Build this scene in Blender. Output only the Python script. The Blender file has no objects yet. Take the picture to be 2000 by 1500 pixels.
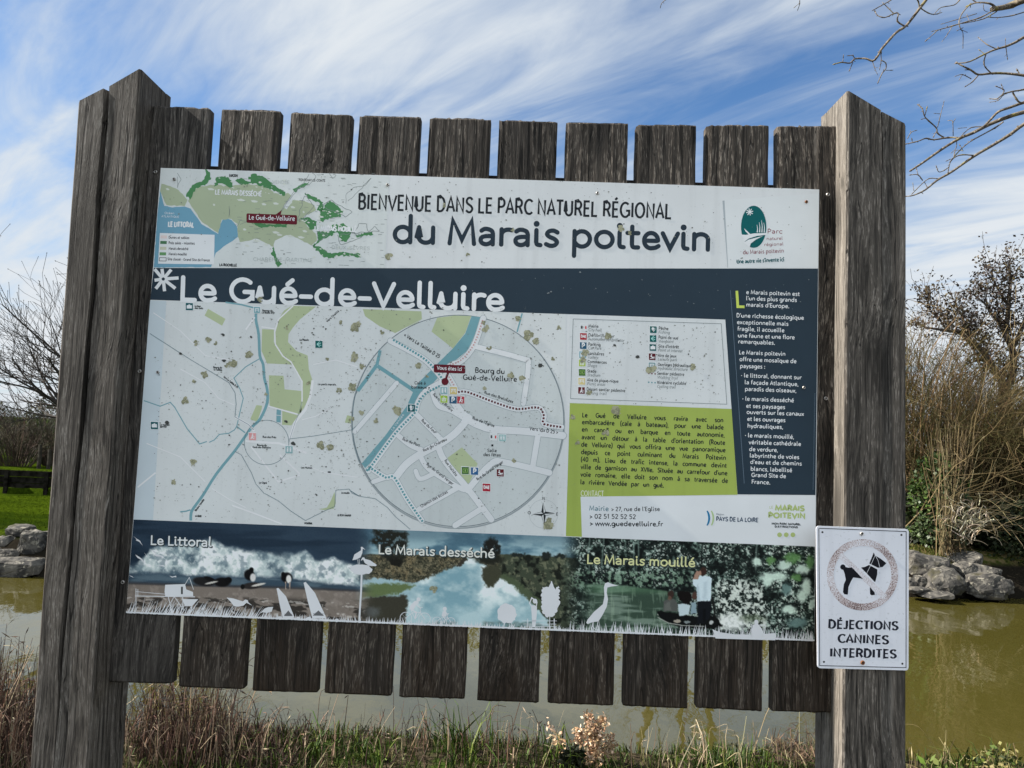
import bpy, bmesh, math, random
import numpy as np
from mathutils import Vector, Matrix, noise as mnoise

# ------------------------------------------------------------------ camera, sky, sun
scene = bpy.context.scene
rng = random.Random(7)
FPX = 1450.0
CAM = Vector((0.0968, -1.6486, 1.55))
TOP = 1.55 + 0.5909                      # height of the sign's upper edge
YAW, PITCH, ROLL = -0.0139, 0.0754, 0.0385
def cam_axes():
    cy, sy, cp, sp, cr, sr = (math.cos(YAW), math.sin(YAW), math.cos(PITCH), math.sin(PITCH), math.cos(ROLL), math.sin(ROLL))
    f = Vector((sy*cp, cy*cp, sp)); r0 = Vector((cy, -sy, 0)); u0 = r0.cross(f)
    return cr*r0 + sr*u0, -sr*r0 + cr*u0, f
CR, CU, CF = cam_axes()
cd = bpy.data.cameras.new('camera'); cam = bpy.data.objects.new('camera', cd)
scene.collection.objects.link(cam)
cd.sensor_width = 36.0; cd.lens = FPX/2000*36; cd.clip_start = 0.05; cd.clip_end = 3000
M = Matrix.Identity(4)
for i in range(3):
    M[i][0] = CR[i]; M[i][1] = CU[i]; M[i][2] = -CF[i]; M[i][3] = CAM[i]
cam.matrix_world = M
scene.camera = cam

SUN_EL, SUN_AZ = math.radians(38), math.radians(1.5)   # sun stands left of the board, almost in its plane
SUN_DIR = Vector((-math.cos(SUN_EL)*math.cos(SUN_AZ), -math.cos(SUN_EL)*math.sin(SUN_AZ), math.sin(SUN_EL)))
sl = bpy.data.lights.new('sun', 'SUN'); sl.energy = 5.0; sl.angle = math.radians(0.5); sl.color = (1, .94, .85)
so = bpy.data.objects.new('sun', sl); scene.collection.objects.link(so)
so.rotation_euler = SUN_DIR.to_track_quat('Z', 'Y').to_euler(); so.location = (-20, 0, 20)

scene.view_settings.view_transform = 'Standard'; scene.view_settings.look = 'None'
scene.view_settings.exposure = 1.3; scene.view_settings.gamma = 1

def N(nt, t, **kw):
    n = nt.nodes.new(t)
    for k, v in kw.items():
        if k.startswith('i_'):
            key = k[2:]
            n.inputs[int(key) if key.isdigit() else key.replace('_', ' ')].default_value = v
        else: setattr(n, k, v)
    return n
def LK(nt, a, b): nt.links.new(a, b)
def math_n(nt, op, a, b=None, c=None, clamp=False):
    n = nt.nodes.new('ShaderNodeMath'); n.operation = op; n.use_clamp = clamp
    for i, v in enumerate((a, b, c)):
        if v is None: continue
        if isinstance(v, (int, float)): n.inputs[i].default_value = v
        else: nt.links.new(v, n.inputs[i])
    return n.outputs[0]
def smooth(nt, v, lo, hi, a=0.0, b=1.0):
    n = nt.nodes.new('ShaderNodeMapRange'); n.interpolation_type = 'SMOOTHSTEP'
    nt.links.new(v, n.inputs[0])
    for i, x in zip((1, 2, 3, 4), (lo, hi, a, b)): n.inputs[i].default_value = x
    return n.outputs[0]
def mixc(nt, f, a, b, mode='MIX'):
    n = nt.nodes.new('ShaderNodeMix'); n.data_type = 'RGBA'; n.blend_type = mode
    for idx, v in ((0, f), (6, a), (7, b)):
        if isinstance(v, (int, float)): n.inputs[idx].default_value = v
        elif isinstance(v, (tuple, list)): n.inputs[idx].default_value = (*v[:3], 1)
        else: nt.links.new(v, n.inputs[idx])
    return n.outputs[2]
def ray(px, py):
    d = CR*((float(px)-1000)/FPX) - CU*((float(py)-750)/FPX) + CF
    return d
def P(px, py, y=0.0):
    y = float(y)
    d = ray(px, py); return CAM + d*((y-CAM.y)/d.y)

world = bpy.data.worlds.new('World'); scene.world = world; world.use_nodes = True
wt = world.node_tree; wt.nodes.clear()
sky = N(wt, 'ShaderNodeTexSky', sky_type='NISHITA', sun_disc=False, sun_elevation=SUN_EL,
        sun_rotation=math.radians(270)-SUN_AZ, air_density=1.0, dust_density=0.6, ozone_density=2.0, altitude=0)
tc = N(wt, 'ShaderNodeTexCoord'); sep = N(wt, 'ShaderNodeSeparateXYZ'); LK(wt, tc.outputs['Generated'], sep.inputs[0])
zz = math_n(wt, 'ADD', math_n(wt, 'MAXIMUM', sep.outputs[2], 0.0), 0.10)
cx_ = math_n(wt, 'DIVIDE', sep.outputs[0], zz); cy_ = math_n(wt, 'DIVIDE', sep.outputs[1], zz)
comb = N(wt, 'ShaderNodeCombineXYZ'); LK(wt, cx_, comb.inputs[0]); LK(wt, cy_, comb.inputs[1])
mp = N(wt, 'ShaderNodeMapping', vector_type='POINT'); mp.inputs['Rotation'].default_value = (0, 0, math.radians(44))
LK(wt, comb.outputs[0], mp.inputs[0])
def cirrus(scale, sx, sy, detail, dist, off):
    m = N(wt, 'ShaderNodeMapping'); m.inputs['Scale'].default_value = (sx, sy, 1); m.inputs['Location'].default_value = off
    LK(wt, mp.outputs[0], m.inputs[0])
    n = N(wt, 'ShaderNodeTexNoise', noise_dimensions='3D'); n.inputs['Scale'].default_value = scale
    n.inputs['Detail'].default_value = detail; n.inputs['Roughness'].default_value = .58; n.inputs['Distortion'].default_value = dist
    LK(wt, m.outputs[0], n.inputs['Vector']); return n.outputs[0]
c1 = cirrus(1.0, .34, 1.15, 6, .9, (3.1, 1.7, 0)); c2 = cirrus(1.0, 1.1, 4.2, 9, 1.5, (7.3, 2.2, 3)); c3 = cirrus(.55, .8, 1.0, 3, .2, (1.2, 5.2, 8))
def lobe(px, py, power):
    d = ray(px, py).normalized()
    dp = N(wt, 'ShaderNodeVectorMath', operation='DOT_PRODUCT'); nv = N(wt, 'ShaderNodeVectorMath', operation='NORMALIZE')
    LK(wt, tc.outputs['Generated'], nv.inputs[0]); LK(wt, nv.outputs[0], dp.inputs[0]); dp.inputs[1].default_value = d
    return math_n(wt, 'POWER', math_n(wt, 'MAXIMUM', dp.outputs['Value'], 0.0), power)
cov = math_n(wt, 'ADD', math_n(wt, 'MULTIPLY', c1, .78), math_n(wt, 'MULTIPLY', c2, .52))
cov = math_n(wt, 'ADD', cov, math_n(wt, 'MULTIPLY', c3, .30))
for px, py, pw, amt in ((-250, 480, 8, .07), (610, 130, 90, .08), (1700, 290, 90, -.17), (1400, 215, 160, -.09), (330, 262, 300, -.17), (120, 60, 110, -.09), (300, 40, 200, -.05),
                        (1950, 560, 60, .10), (60, 250, 150, .06), (1640, 90, 90, .05), (1000, 60, 120, .03)):
    cov = math_n(wt, 'ADD', cov, math_n(wt, 'MULTIPLY', lobe(px, py, pw), amt))
low = smooth(wt, sep.outputs[2], .45, -.02, 0, .14)            # thicker towards the horizon
back = smooth(wt, sep.outputs[1], .25, -.5, 0, .40)            # unseen cloud added behind the viewer to brighten the shaded board
cov = math_n(wt, 'ADD', math_n(wt, 'ADD', cov, low), back)
mask = smooth(wt, cov, .55, 1.03)
vol = smooth(wt, cov, .70, 1.35, 0.0, 1.0)
cloud = mixc(wt, vol, (5.4, 6.0, 6.6), (7.0, 7.2, 7.4))
cloud = mixc(wt, smooth(wt, sep.outputs[1], .1, -.6), cloud, (9.6, 10.8, 12.0))  # the added cloud behind the viewer is made brighter than the rest
skyc = mixc(wt, 1.0, sky.outputs[0], (.76, 1.06, 1.32), 'MULTIPLY')
fin = mixc(wt, mask, skyc, cloud)
bg = N(wt, 'ShaderNodeBackground'); bg.inputs[1].default_value = 0.05; LK(wt, fin, bg.inputs[0])
wo = N(wt, 'ShaderNodeOutputWorld'); LK(wt, bg.outputs[0], wo.inputs[0])

# ------------------------------------------------------------------ helpers
def lin(c):
    c = c/255.0
    return c/12.92 if c <= .04045 else ((c+.055)/1.055)**2.4
WHITE = (207, 214, 219)
def prt(r, g, b):                       # printed colour -> albedo (the sheet's paper white is 0.74)
    return tuple(min(.9, lin(v)/lin(w)*.74) for v, w in zip((r, g, b), WHITE))
COL = scene.collection
def link(o): COL.objects.link(o); return o
def tag(o, label=None, cat=None, group=None, kind=None):
    if label: o['label'] = label
    if cat: o['category'] = cat
    if group: o['group'] = group
    if kind: o['kind'] = kind
    return o
def empty(name, loc, label, cat, group=None):
    o = link(bpy.data.objects.new(name, None)); o.location = loc; o.empty_display_size = .1
    return tag(o, label, cat, group)

class MB:
    def __init__(s): s.v = []; s.f = []; s.c = []; s.col = None; s.eo = 0
    def add(s, vs, fs):
        b = len(s.v); s.v.extend([tuple(v) for v in vs]); s.f.extend([tuple(i+b for i in f) for f in fs])
        if s.col is not None: s.c.extend([s.col]*len(vs))
    def box(s, x0, x1, y0, y1, z0, z1):
        s.add([(x0,y0,z0),(x1,y0,z0),(x1,y1,z0),(x0,y1,z0),(x0,y0,z1),(x1,y0,z1),(x1,y1,z1),(x0,y1,z1)],
              [(0,3,2,1),(4,5,6,7),(0,1,5,4),(1,2,6,5),(2,3,7,6),(3,0,4,7)])
    def tube(s, pts, rad, n=4, cap=True):
        pts = [Vector(p) for p in pts]; m = len(pts)
        if m < 2: return
        if isinstance(rad, (int, float)): rad = [rad]*m
        vs = []; ref = Vector((.31, .47, .83)); a = None
        for i in range(m):
            t = (pts[min(i+1, m-1)]-pts[max(i-1, 0)])
            if t.length < 1e-9: t = Vector((0, 0, 1))
            t.normalize()
            if a is None: a = t.cross(ref); a.normalize()
            else:
                a = a - t*a.dot(t)
                if a.length < 1e-6: a = t.cross(ref)
                a.normalize()
            b = t.cross(a)
            for k in range(n):
                th = 2*math.pi*k/n
                vs.append(pts[i]+(a*math.cos(th)+b*math.sin(th))*rad[i])
        fs = [(i*n+k, i*n+(k+1)%n, (i+1)*n+(k+1)%n, (i+1)*n+k) for i in range(m-1) for k in range(n)]
        if cap and n > 2: fs += [tuple(range(n-1, -1, -1)), tuple(range((m-1)*n, m*n))]
        s.add(vs, fs)
    def blade(s, pts, w, side):
        pts = [Vector(p) for p in pts]; m = len(pts); vs = []
        for i, p in enumerate(pts):
            k = w*(1-(i/(m-1))**1.6*.92); vs += [p-side*k, p+side*k]
        s.add(vs, [(2*i, 2*i+1, 2*i+3, 2*i+2) for i in range(m-1)])
    def leaf(s, p, d, nrm, l, w):
        sd = d.cross(nrm)
        if sd.length < 1e-6: return
        sd.normalize()
        s.add([p, p+d*l*.5+sd*w, p+d*l, p+d*l*.5-sd*w], [(0,1,2,3)])
    # ---- flat graphics on the sign: pixel outlines laid on the plane y=PY, each layer a little proud of the one below
    PY = 0.0; stress = 0.0
    def gy(s, layer):
        s.eo += 1
        return MB.PY - layer*.00008 - (s.eo % 36)*1.9e-6
    def gp(s, pts, layer):
        y = s.gy(layer); vs = []
        for q in pts:
            w = P(q[0], q[1], MB.PY); vs.append((w.x, y, w.z))
        s.add(vs, [tuple(range(len(vs)))])
    def gdisc(s, x, y, r, layer, n=20, ry=None):
        s.gp([(x+r*math.cos(2*math.pi*k/n), y-(ry or r)*math.sin(2*math.pi*k/n)) for k in range(n)], layer)
    def gring(s, x, y, r, w, layer, n=72):
        s.gline([(x+r*math.cos(2*math.pi*k/n), y-r*math.sin(2*math.pi*k/n)) for k in range(n+1)], w, layer)
    def gline(s, pts, w, layer, round_=False, w1=None):
        q = [(float(a), float(b)) for a, b in pts]; m = len(q); L = []; R = []
        for i in range(m):
            a = q[max(i-1, 0)]; b = q[min(i+1, m-1)]
            if 0 < i < m-1:
                d1 = (q[i][0]-a[0], q[i][1]-a[1]); d2 = (b[0]-q[i][0], b[1]-q[i][1])
                l1 = math.hypot(*d1) or 1e-6; l2 = math.hypot(*d2) or 1e-6
                t = (d1[0]/l1+d2[0]/l2, d1[1]/l1+d2[1]/l2); tl = math.hypot(*t)
                if tl < 1e-3: t = (d2[0]/l2, d2[1]/l2); tl = 1; k = 1
                else: k = min(1/max(.35, tl/2), 2.2)
                t = (t[0]/tl, t[1]/tl)
            else:
                t = (b[0]-a[0], b[1]-a[1]); tl = math.hypot(*t) or 1e-6; t = (t[0]/tl, t[1]/tl); k = 1
            ww = w if w1 is None else w+(w1-w)*i/(m-1)
            if s.stress: ww = w*(1-s.stress+1.5*s.stress*abs(t[1]))      # thick uprights, thin cross strokes
            L.append((q[i][0]-t[1]*ww/2*k, q[i][1]+t[0]*ww/2*k)); R.append((q[i][0]+t[1]*ww/2*k, q[i][1]-t[0]*ww/2*k))
        y = s.gy(layer); vs = []; n = m
        for a, b in zip(L, R):
            for c in (a, b):
                wp = P(c[0], c[1], MB.PY); vs.append((wp.x, y, wp.z))
        fs = [(2*i, 2*i+1, 2*i+3, 2*i+2) for i in range(n-1)]
        s.add(vs, fs)
        if round_:
            for e, o in ((0, 1), (m-1, m-2)):
                dx, dy = q[e][0]-q[o][0], q[e][1]-q[o][1]; a0 = math.atan2(dy, dx)
                s.gp([(q[e][0]+w/2*math.cos(a0+(k/6-.5)*math.pi), q[e][1]+w/2*math.sin(a0+(k/6-.5)*math.pi)) for k in range(7)], layer)
    def gdots(s, pts, w, gap, layer, ln=None):
        ln = ln or w; acc = 0.0
        for (x0, y0), (x1, y1) in zip(pts[:-1], pts[1:]):
            L = math.hypot(x1-x0, y1-y0); ux, uy = (x1-x0)/max(L, 1e-6), (y1-y0)/max(L, 1e-6); t = acc
            while t < L:
                a = (x0+ux*t, y0+uy*t); b = (x0+ux*(t+ln), y0+uy*(t+ln)); s.gline([a, b], w, layer); t += gap
            acc = t-L
    def rrect(s, x0, y0, x1, y1, r, layer, sk=0.0):
        pts = []
        for cx, cy, a in ((x1-r, y0+r, 0), (x0+r, y0+r, 90), (x0+r, y1-r, 180), (x1-r, y1-r, 270)):
            for k in range(5):
                th = math.radians(a+k*22.5); xx = cx+r*math.cos(th); pts.append((xx, cy-r*math.sin(th)+(xx-x0)*sk))
        s.gp(pts, layer)
    def build(s, name, mat, parent=None, smooth_=False, label=None):
        me = bpy.data.meshes.new(name); base = Vector((0, 0, 0))
        p = parent
        while p is not None: base = base+p.location; p = p.parent
        me.from_pydata([(v[0]-base.x, v[1]-base.y, v[2]-base.z) for v in s.v], [], s.f)
        if s.c and len(s.c) == len(s.v):
            at = me.color_attributes.new('Col', 'FLOAT_COLOR', 'POINT')
            a = np.ones((len(s.v), 4), np.float32); a[:, :3] = np.array(s.c, np.float32); at.data.foreach_set('color', a.ravel())
        me.materials.append(mat)
        if smooth_: me.polygons.foreach_set('use_smooth', [True]*len(me.polygons))
        me.update()
        o = link(bpy.data.objects.new(name, me))
        if parent is not None: o.parent = parent
        if label: o['label'] = label
        return o
    def thing(s, name, mat, loc, label, cat, group=None, kind=None, smooth_=False):   # a top-level one-mesh object based at loc
        me_o = MB.build(s, name, mat, None, smooth_); loc = Vector(loc)
        me_o.data.transform(Matrix.Translation(-loc)); me_o.location = loc
        return tag(me_o, label, cat, group, kind)

# ------------------------------------------------------------------ materials
MATS = {}
def mat(name, col, rough=.6, spec=.4, bump=None, var=0.0):
    if name in MATS: return MATS[name]
    m = bpy.data.materials.new(name); m.use_nodes = True; nt = m.node_tree; b = nt.nodes['Principled BSDF']
    b.inputs['Roughness'].default_value = rough; b.inputs['Specular IOR Level'].default_value = spec
    if col == 'attr':
        a = N(nt, 'ShaderNodeAttribute', attribute_name='Col'); LK(nt, a.outputs['Color'], b.inputs['Base Color'])
    elif var:
        t = N(nt, 'ShaderNodeTexCoord'); n = N(nt, 'ShaderNodeTexNoise'); n.inputs['Scale'].default_value = bump or 20; n.inputs['Detail'].default_value = 6
        LK(nt, t.outputs['Object'], n.inputs['Vector'])
        c = mixc(nt, smooth(nt, n.outputs[0], .3, .7), tuple(x*(1-var) for x in col), tuple(min(1, x*(1+var)) for x in col))
        LK(nt, c, b.inputs['Base Color'])
    else: b.inputs['Base Color'].default_value = (*col, 1)
    MATS[name] = m; return m
def ink(r, g, b): return mat('print_%d_%d_%d' % (r, g, b), prt(r, g, b), .5, .14, 9, .035)

def wood(name, dark, mid, light, wet=None, grain=1.0, bumps=.5, tint=None, pale=.0):
    m = bpy.data.materials.new(name); m.use_nodes = True; nt = m.node_tree; b = nt.nodes['Principled BSDF']
    t = N(nt, 'ShaderNodeTexCoord'); oi = N(nt, 'ShaderNodeObjectInfo')
    off = N(nt, 'ShaderNodeCombineXYZ'); r = math_n(nt, 'MULTIPLY', oi.outputs['Random'], 37.0)
    LK(nt, r, off.inputs[0]); LK(nt, r, off.inputs[2])
    ad = N(nt, 'ShaderNodeVectorMath', operation='ADD'); LK(nt, t.outputs['Object'], ad.inputs[0]); LK(nt, off.outputs[0], ad.inputs[1])
    def nz(sc, scale, det, rough=.6, dist=0.0, vec=None):
        mpn = N(nt, 'ShaderNodeMapping'); mpn.inputs['Scale'].default_value = sc; LK(nt, vec or ad.outputs[0], mpn.inputs[0])
        n = N(nt, 'ShaderNodeTexNoise'); n.inputs['Scale'].default_value = scale; n.inputs['Detail'].default_value = det
        n.inputs['Roughness'].default_value = rough; n.inputs['Distortion'].default_value = dist
        LK(nt, mpn.outputs[0], n.inputs['Vector']); return n.outputs[0]
    # bend the grain round knots
    wv = nz((5, 5, 1.7), 1.0, 2, .5); wx = math_n(nt, 'MULTIPLY', math_n(nt, 'SUBTRACT', wv, .5), .10)
    wc = N(nt, 'ShaderNodeCombineXYZ'); LK(nt, wx, wc.inputs[0]); LK(nt, wx, wc.inputs[1])
    ad2 = N(nt, 'ShaderNodeVectorMath', operation='ADD'); LK(nt, ad.outputs[0], ad2.inputs[0]); LK(nt, wc.outputs[0], ad2.inputs[1])
    fine = nz((330*grain, 330*grain, 9), 1.0, 5, .7, .3, ad2.outputs[0])
    midn = nz((95*grain, 95*grain, 3.0), 1.0, 5, .65, .5, ad2.outputs[0])
    fleck = nz((420, 420, 42), 1.0, 3, .6, .2, ad2.outputs[0])
    big = nz((11, 11, 3.5), 1.0, 4, .6)
    v = math_n(nt, 'ADD', math_n(nt, 'MULTIPLY', fine, .5), math_n(nt, 'MULTIPLY', midn, .5))
    c = mixc(nt, smooth(nt, v, .40, .56), dark, mid)
    c = mixc(nt, math_n(nt, 'MULTIPLY', smooth(nt, fleck, .50, .64), math_n(nt, 'MULTIPLY', smooth(nt, midn, .44, .60), 1.0)), c, light)
    c = mixc(nt, smooth(nt, big, .40, .72, 0, .55), c, tuple(x*.45 for x in mid))
    vor = N(nt, 'ShaderNodeTexVoronoi'); vor.inputs['Scale'].default_value = 1.0; mv = N(nt, 'ShaderNodeMapping'); mv.inputs['Scale'].default_value = (7, 7, 2.3); LK(nt, ad2.outputs[0], mv.inputs[0]); LK(nt, mv.outputs[0], vor.inputs['Vector'])
    c = mixc(nt, smooth(nt, vor.outputs['Distance'], .30, .05, 0, .72), c, tuple(x*.5 for x in dark))
    c = mixc(nt, smooth(nt, nz((26, 26, 5), 1.0, 5, .7), .55, .72, 0, .6), c, tuple(x*.9 for x in dark))
    c = mixc(nt, smooth(nt, nz((30, 30, 2.2), 1.0, 4, .7), .58, .74, 0, .55), c, light)
    if pale: c = mixc(nt, smooth(nt, big, .38, .60, pale, 0), c, tuple(x*1.6 for x in mid))
    ck = nz((48, 48, .30), 1.0, 2, .5, .0, ad2.outputs[0]); cd_ = math_n(nt, 'ABSOLUTE', math_n(nt, 'SUBTRACT', ck, .47))
    crack = smooth(nt, cd_, .010, .003); c = mixc(nt, math_n(nt, 'MULTIPLY', crack, .85), c, tuple(x*.4 for x in dark))
    hs = N(nt, 'ShaderNodeHueSaturation'); LK(nt, c, hs.inputs['Color']); LK(nt, math_n(nt, 'ADD', math_n(nt, 'MULTIPLY', math_n(nt, 'FRACT', math_n(nt, 'MULTIPLY', oi.outputs['Random'], 7.31)), .62), .70), hs.inputs['Value']); c = hs.outputs[0]
    if wet:
        zc, col, amt = wet; sp = N(nt, 'ShaderNodeSeparateXYZ'); g = N(nt, 'ShaderNodeNewGeometry'); LK(nt, g.outputs['Position'], sp.inputs[0])
        h = math_n(nt, 'ADD', sp.outputs[2], math_n(nt, 'MULTIPLY', math_n(nt, 'SUBTRACT', big, .5), .9))
        f = math_n(nt, 'MULTIPLY', smooth(nt, h, zc+.35, zc-.25), amt)
        c = mixc(nt, f, c, mixc(nt, smooth(nt, v, .36, .6), tuple(x*.35 for x in col), col))
    LK(nt, c, b.inputs['Base Color']); b.inputs['Roughness'].default_value = .8; b.inputs['Specular IOR Level'].default_value = .25
    bp = N(nt, 'ShaderNodeBump'); bp.inputs['Strength'].default_value = bumps; bp.inputs['Distance'].default_value = .0035
    LK(nt, math_n(nt, 'SUBTRACT', math_n(nt, 'ADD', v, math_n(nt, 'MULTIPLY', fleck, .25)), math_n(nt, 'MULTIPLY', crack, .8)), bp.inputs['Height']); LK(nt, bp.outputs[0], b.inputs['Normal'])
    MATS[name] = m; return m
W_POST_L = wood('weathered_oak_grey', (.022,.018,.0148), (.150,.129,.109), (.31,.28,.248), None, 1.0, .8)
W_POST_R = wood('weathered_oak_dark_grey', (.012,.0102,.0086), (.086,.075,.064), (.235,.21,.185), None, 1.0, .8)
W_SUNLIT = wood('sunlit_side_oak', (.05,.044,.037), (.175,.155,.132), (.27,.245,.215), None, 1.0, .6)
W_SLAT = wood('weathered_slat_wood', (.0048,.0038,.003), (.046,.037,.0295), (.235,.20,.165), (1.0, (.032,.019,.010), .9), 1.0, 1.0)
W_SLAT_G = wood('weathered_slat_wood_grey', (.013,.011,.010), (.082,.072,.063), (.20,.18,.16), (.95, (.045,.038,.032), .8), 1.0, .9)
W_RAIL = wood('rail_wood', (.01,.009,.008), (.04,.034,.028), (.08,.07,.06))
W_FAR = mat('old_board_wood', (.035,.030,.022), .9, .2, 8, .5)

# ------------------------------------------------------------------ wooden frame of the sign
def catmull(pts, k=6):
    pts = [tuple(p) for p in pts]; out = []
    P_ = [pts[0]]+pts+[pts[-1]]
    for i in range(1, len(P_)-2):
        a, b, c, d = P_[i-1:i+3]
        for j in range(k):
            t = j/k
            out.append(tuple(.5*(2*b[q]+(c[q]-a[q])*t+(2*a[q]-5*b[q]+4*c[q]-d[q])*t*t+(3*b[q]-a[q]-3*c[q]+d[q])*t**3) for q in range(len(b))))
    out.append(pts[-1]); return out

frame = empty('sign_frame', (0.05, .05, 0), 'weathered grey timber frame of two slant-topped posts and ten upright slats on the river bank', 'timber frame')
FY = -.055; BY = .088
def lerp(a, b, t): return a+(b-a)*t
def make_post(tl, bl, tr, br, cut_left, crack, mname, inner, groove):
    # front face corners in photo pixels: top-left, bottom-left, top-right, bottom-right; extended down into the ground
    TL, BL, TR, BR = [P(*q, FY) for q in (tl, bl, tr, br)]
    def xat(a, b, z): return a.x+(b.x-a.x)*(z-a.z)/(b.z-a.z)
    zb = -.5; n = 60; r2 = random.Random(3); m = MB()
    ztop_hi = max(TL.z, TR.z)
    rings = []
    for i in range(n+1):
        u = i/n; r = []
        def zz(x):      # top slant
            zt = TL.z+(TR.z-TL.z)*(x-TL.x)/(TR.x-TL.x)
            return zb+(zt-zb)*u
        def wob(k): return .0016*mnoise.noise(Vector((k*7.1, u*9, 2.2)))
        zc = zb+(ztop_hi-zb)*u; xl = xat(TL, BL, zc)+wob(1); xr = xat(TR, BR, zc)+wob(2)
        sec = []
        bev = .004
        sec += [(xl, FY+bev), (xl+bev, FY)]
        if crack:
            f = crack(zc); cxx = xl+(xr-xl)*f[0]+.003*mnoise.noise(Vector((u*17, 1, 5))); w = f[1]*(1+.35*mnoise.noise(Vector((u*30, 4, 1))))
            sec += [(cxx-w*.5, FY), (cxx-w*.15, FY+f[2]*.6), (cxx+w*.1, FY+f[2]), (cxx+w*.2, FY+f[2]*.5), (cxx+w*.5, FY+.001)]
        sec += [(xr-bev, FY), (xr, FY+bev)]
        if inner == 'r': sec += [(xr, groove-.002), (xr-.012, groove), (xr, groove+.002)]
        sec += [(xr, BY), (xl, BY)]
        if inner == 'l': sec += [(xl, groove+.002), (xl+.012, groove), (xl, groove-.002)]
        top = (i == n)
        for (x, y) in sec:
            z = zz(x) + (r2.uniform(-.003, .001) if top else 0)
            if mname == 'L' and i > n-5 and x < xl+.02: x += .0
            r.append((x, y, z))
        rings.append(r)
    k = len(rings[0]); vs = [v for r in rings for v in r]; xin = [min(v[0] for v in r) for r in rings]
    fs = [(i*k+j, i*k+(j+1) % k, (i+1)*k+(j+1) % k, (i+1)*k+j) for i in range(n) for j in range(k)]
    fs.append(tuple((n)*k+j for j in range(k)))
    m.add(vs, fs)
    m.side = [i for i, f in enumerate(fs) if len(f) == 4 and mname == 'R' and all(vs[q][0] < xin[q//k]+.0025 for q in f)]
    return m
zA, zB = P(205, 165, FY).z, P(120, 1500, FY).z
def crackL(z):
    u = min(1, max(0, (zA-z)/(zA-zB)))
    f = .45+.03*math.sin(u*5)-.03*u
    if u > .87: return (f+.02, max(.0006, .006*(1.0-u)/.13), .012)
    return (f, .0125*(1-u*.35), .045)
def crackR(z):
    u = min(1, max(0, (P(1720, 220, FY).z-z)/.9))
    return (.58+.03*u, max(.0004, .0028*(1-u*1.2)), .02)
make_post((153, 197), (58, 1500), (275, 133), (171, 1500), True, crackL, 'L', 'r', .064).build('post', W_POST_L, frame, label='left post, split by a deep crack')
pr = make_post((1655, 175), (1646, 1500), (1770, 243), (1770, 1500), False, crackR, 'R', 'l', .055)
po = pr.build('post', W_POST_R, frame); po.data.materials.append(W_SUNLIT)      # sunlight on the left side is put into a paler wood colour
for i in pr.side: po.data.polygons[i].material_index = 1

SL = [ # top-left x,y, top-right x,y, bottom-left, bottom-right
 (296,206,409,210, 209,1333,334,1336), (433,212,546,216, 348,1342,474,1347), (568,219,687,223, 492,1350,618,1354), (702,225,821,228, 633,1355,763,1360),
 (839,229,959,232, 779,1362,907,1366), (975,233,1089,237, 932,1369,1052,1373), (1106,238,1227,240, 1070,1374,1198,1379), (1243,243,1360,243, 1217,1379,1343,1385),
 (1380,243,1502,243, 1361,1383,1489,1390), (1519,245,1639,245, 1509,1390,1632,1393)]
SY = .0035; ST = .028
def make_slat(q, seed):
    a, b, c, d = P(q[0], q[1], SY), P(q[2], q[3], SY), P(q[4], q[5], SY), P(q[6], q[7], SY)
    r2 = random.Random(seed); nx, nz_ = 22, 50; m = MB(); vs = []; fs = []
    jag = [r2.gauss(0, .0009) - (r2.random() < .16)*r2.uniform(.001, .004) for _ in range(nx+1)]
    bv = .0028
    # ring of profile columns: front face with bevels, then sides and back
    for j in range(nz_+1):
        v = (j-1)/(nz_-2)*.994+.003 if 0 < j < nz_ else (0 if j == 0 else 1)
        for i in range(nx+1):
            u = i/nx
            top = a.lerp(b, u); bot = c.lerp(d, u); p = top.lerp(bot, v)
            wob = .0007*mnoise.noise(Vector((u*60+seed*9, v*2, seed)))
            ed = bv if i in (0, nx) else 0
            ey = .0035 if j in (0, nz_) else 0
            if j == 0: p.z += jag[i]
            if j == nz_: p.z += jag[-i-1]*.4
            if i in (0, nx): p.x += .0010*mnoise.noise(Vector((v*22, seed*3.1, i)))
            vs.append((p.x, SY+ed+ey+wob, p.z))
    W = nx+1
    for j in range(nz_):
        for i in range(nx): fs.append((j*W+i, (j+1)*W+i, (j+1)*W+i+1, j*W+i+1))
    nb = len(vs)
    for j in range(nz_+1):
        for i in (0, nx):
            x, y, z = vs[j*W+i]; vs.append((x, SY+ST, z))
    for j in range(nz_):
        l0, r0 = nb+2*j, nb+2*j+1
        fs.append((j*W, l0, l0+2, (j+1)*W)); fs.append((j*W+nx, (j+1)*W+nx, r0+2, r0)); fs.append((l0, r0, r0+2, l0+2))
    fs.append(tuple([i for i in range(W)]+[nb+1, nb])); e = nz_*W
    fs.append(tuple([e+i for i in range(W-1, -1, -1)]+[nb+2*nz_, nb+2*nz_+1]))
    m.add(vs, fs); return m
slats = []
for i, q in enumerate(SL):
    slats.append(make_slat(q, i+1).build('slat', W_SLAT_G if i == 0 else W_SLAT, frame, label='end slat, paler grey and lichen-stained' if i == 0 else None))
xl, xr = P(275, 800, 0).x-.02, P(1640, 800, 0).x+.0
zr = P(560, 326, SY+ST).z
for (z0, z1) in ((zr-.12, zr-.004), (TOP-.98, TOP-.87)):
    m = MB(); m.box(P(230, 800, 0).x, P(1655, 800, 0).x, SY+ST+.0005, BY-.004, z0, z1); m.build('rail', W_RAIL, frame)
steel = mat('screw_steel', (.42,.40,.38), .45, .5); steel.node_tree.nodes['Principled BSDF'].inputs['Metallic'].default_value = .7
darkhole = mat('screw_recess', (.02,.018,.016), .8); rustm = mat('rust', (.16,.06,.02), .8)
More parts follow.
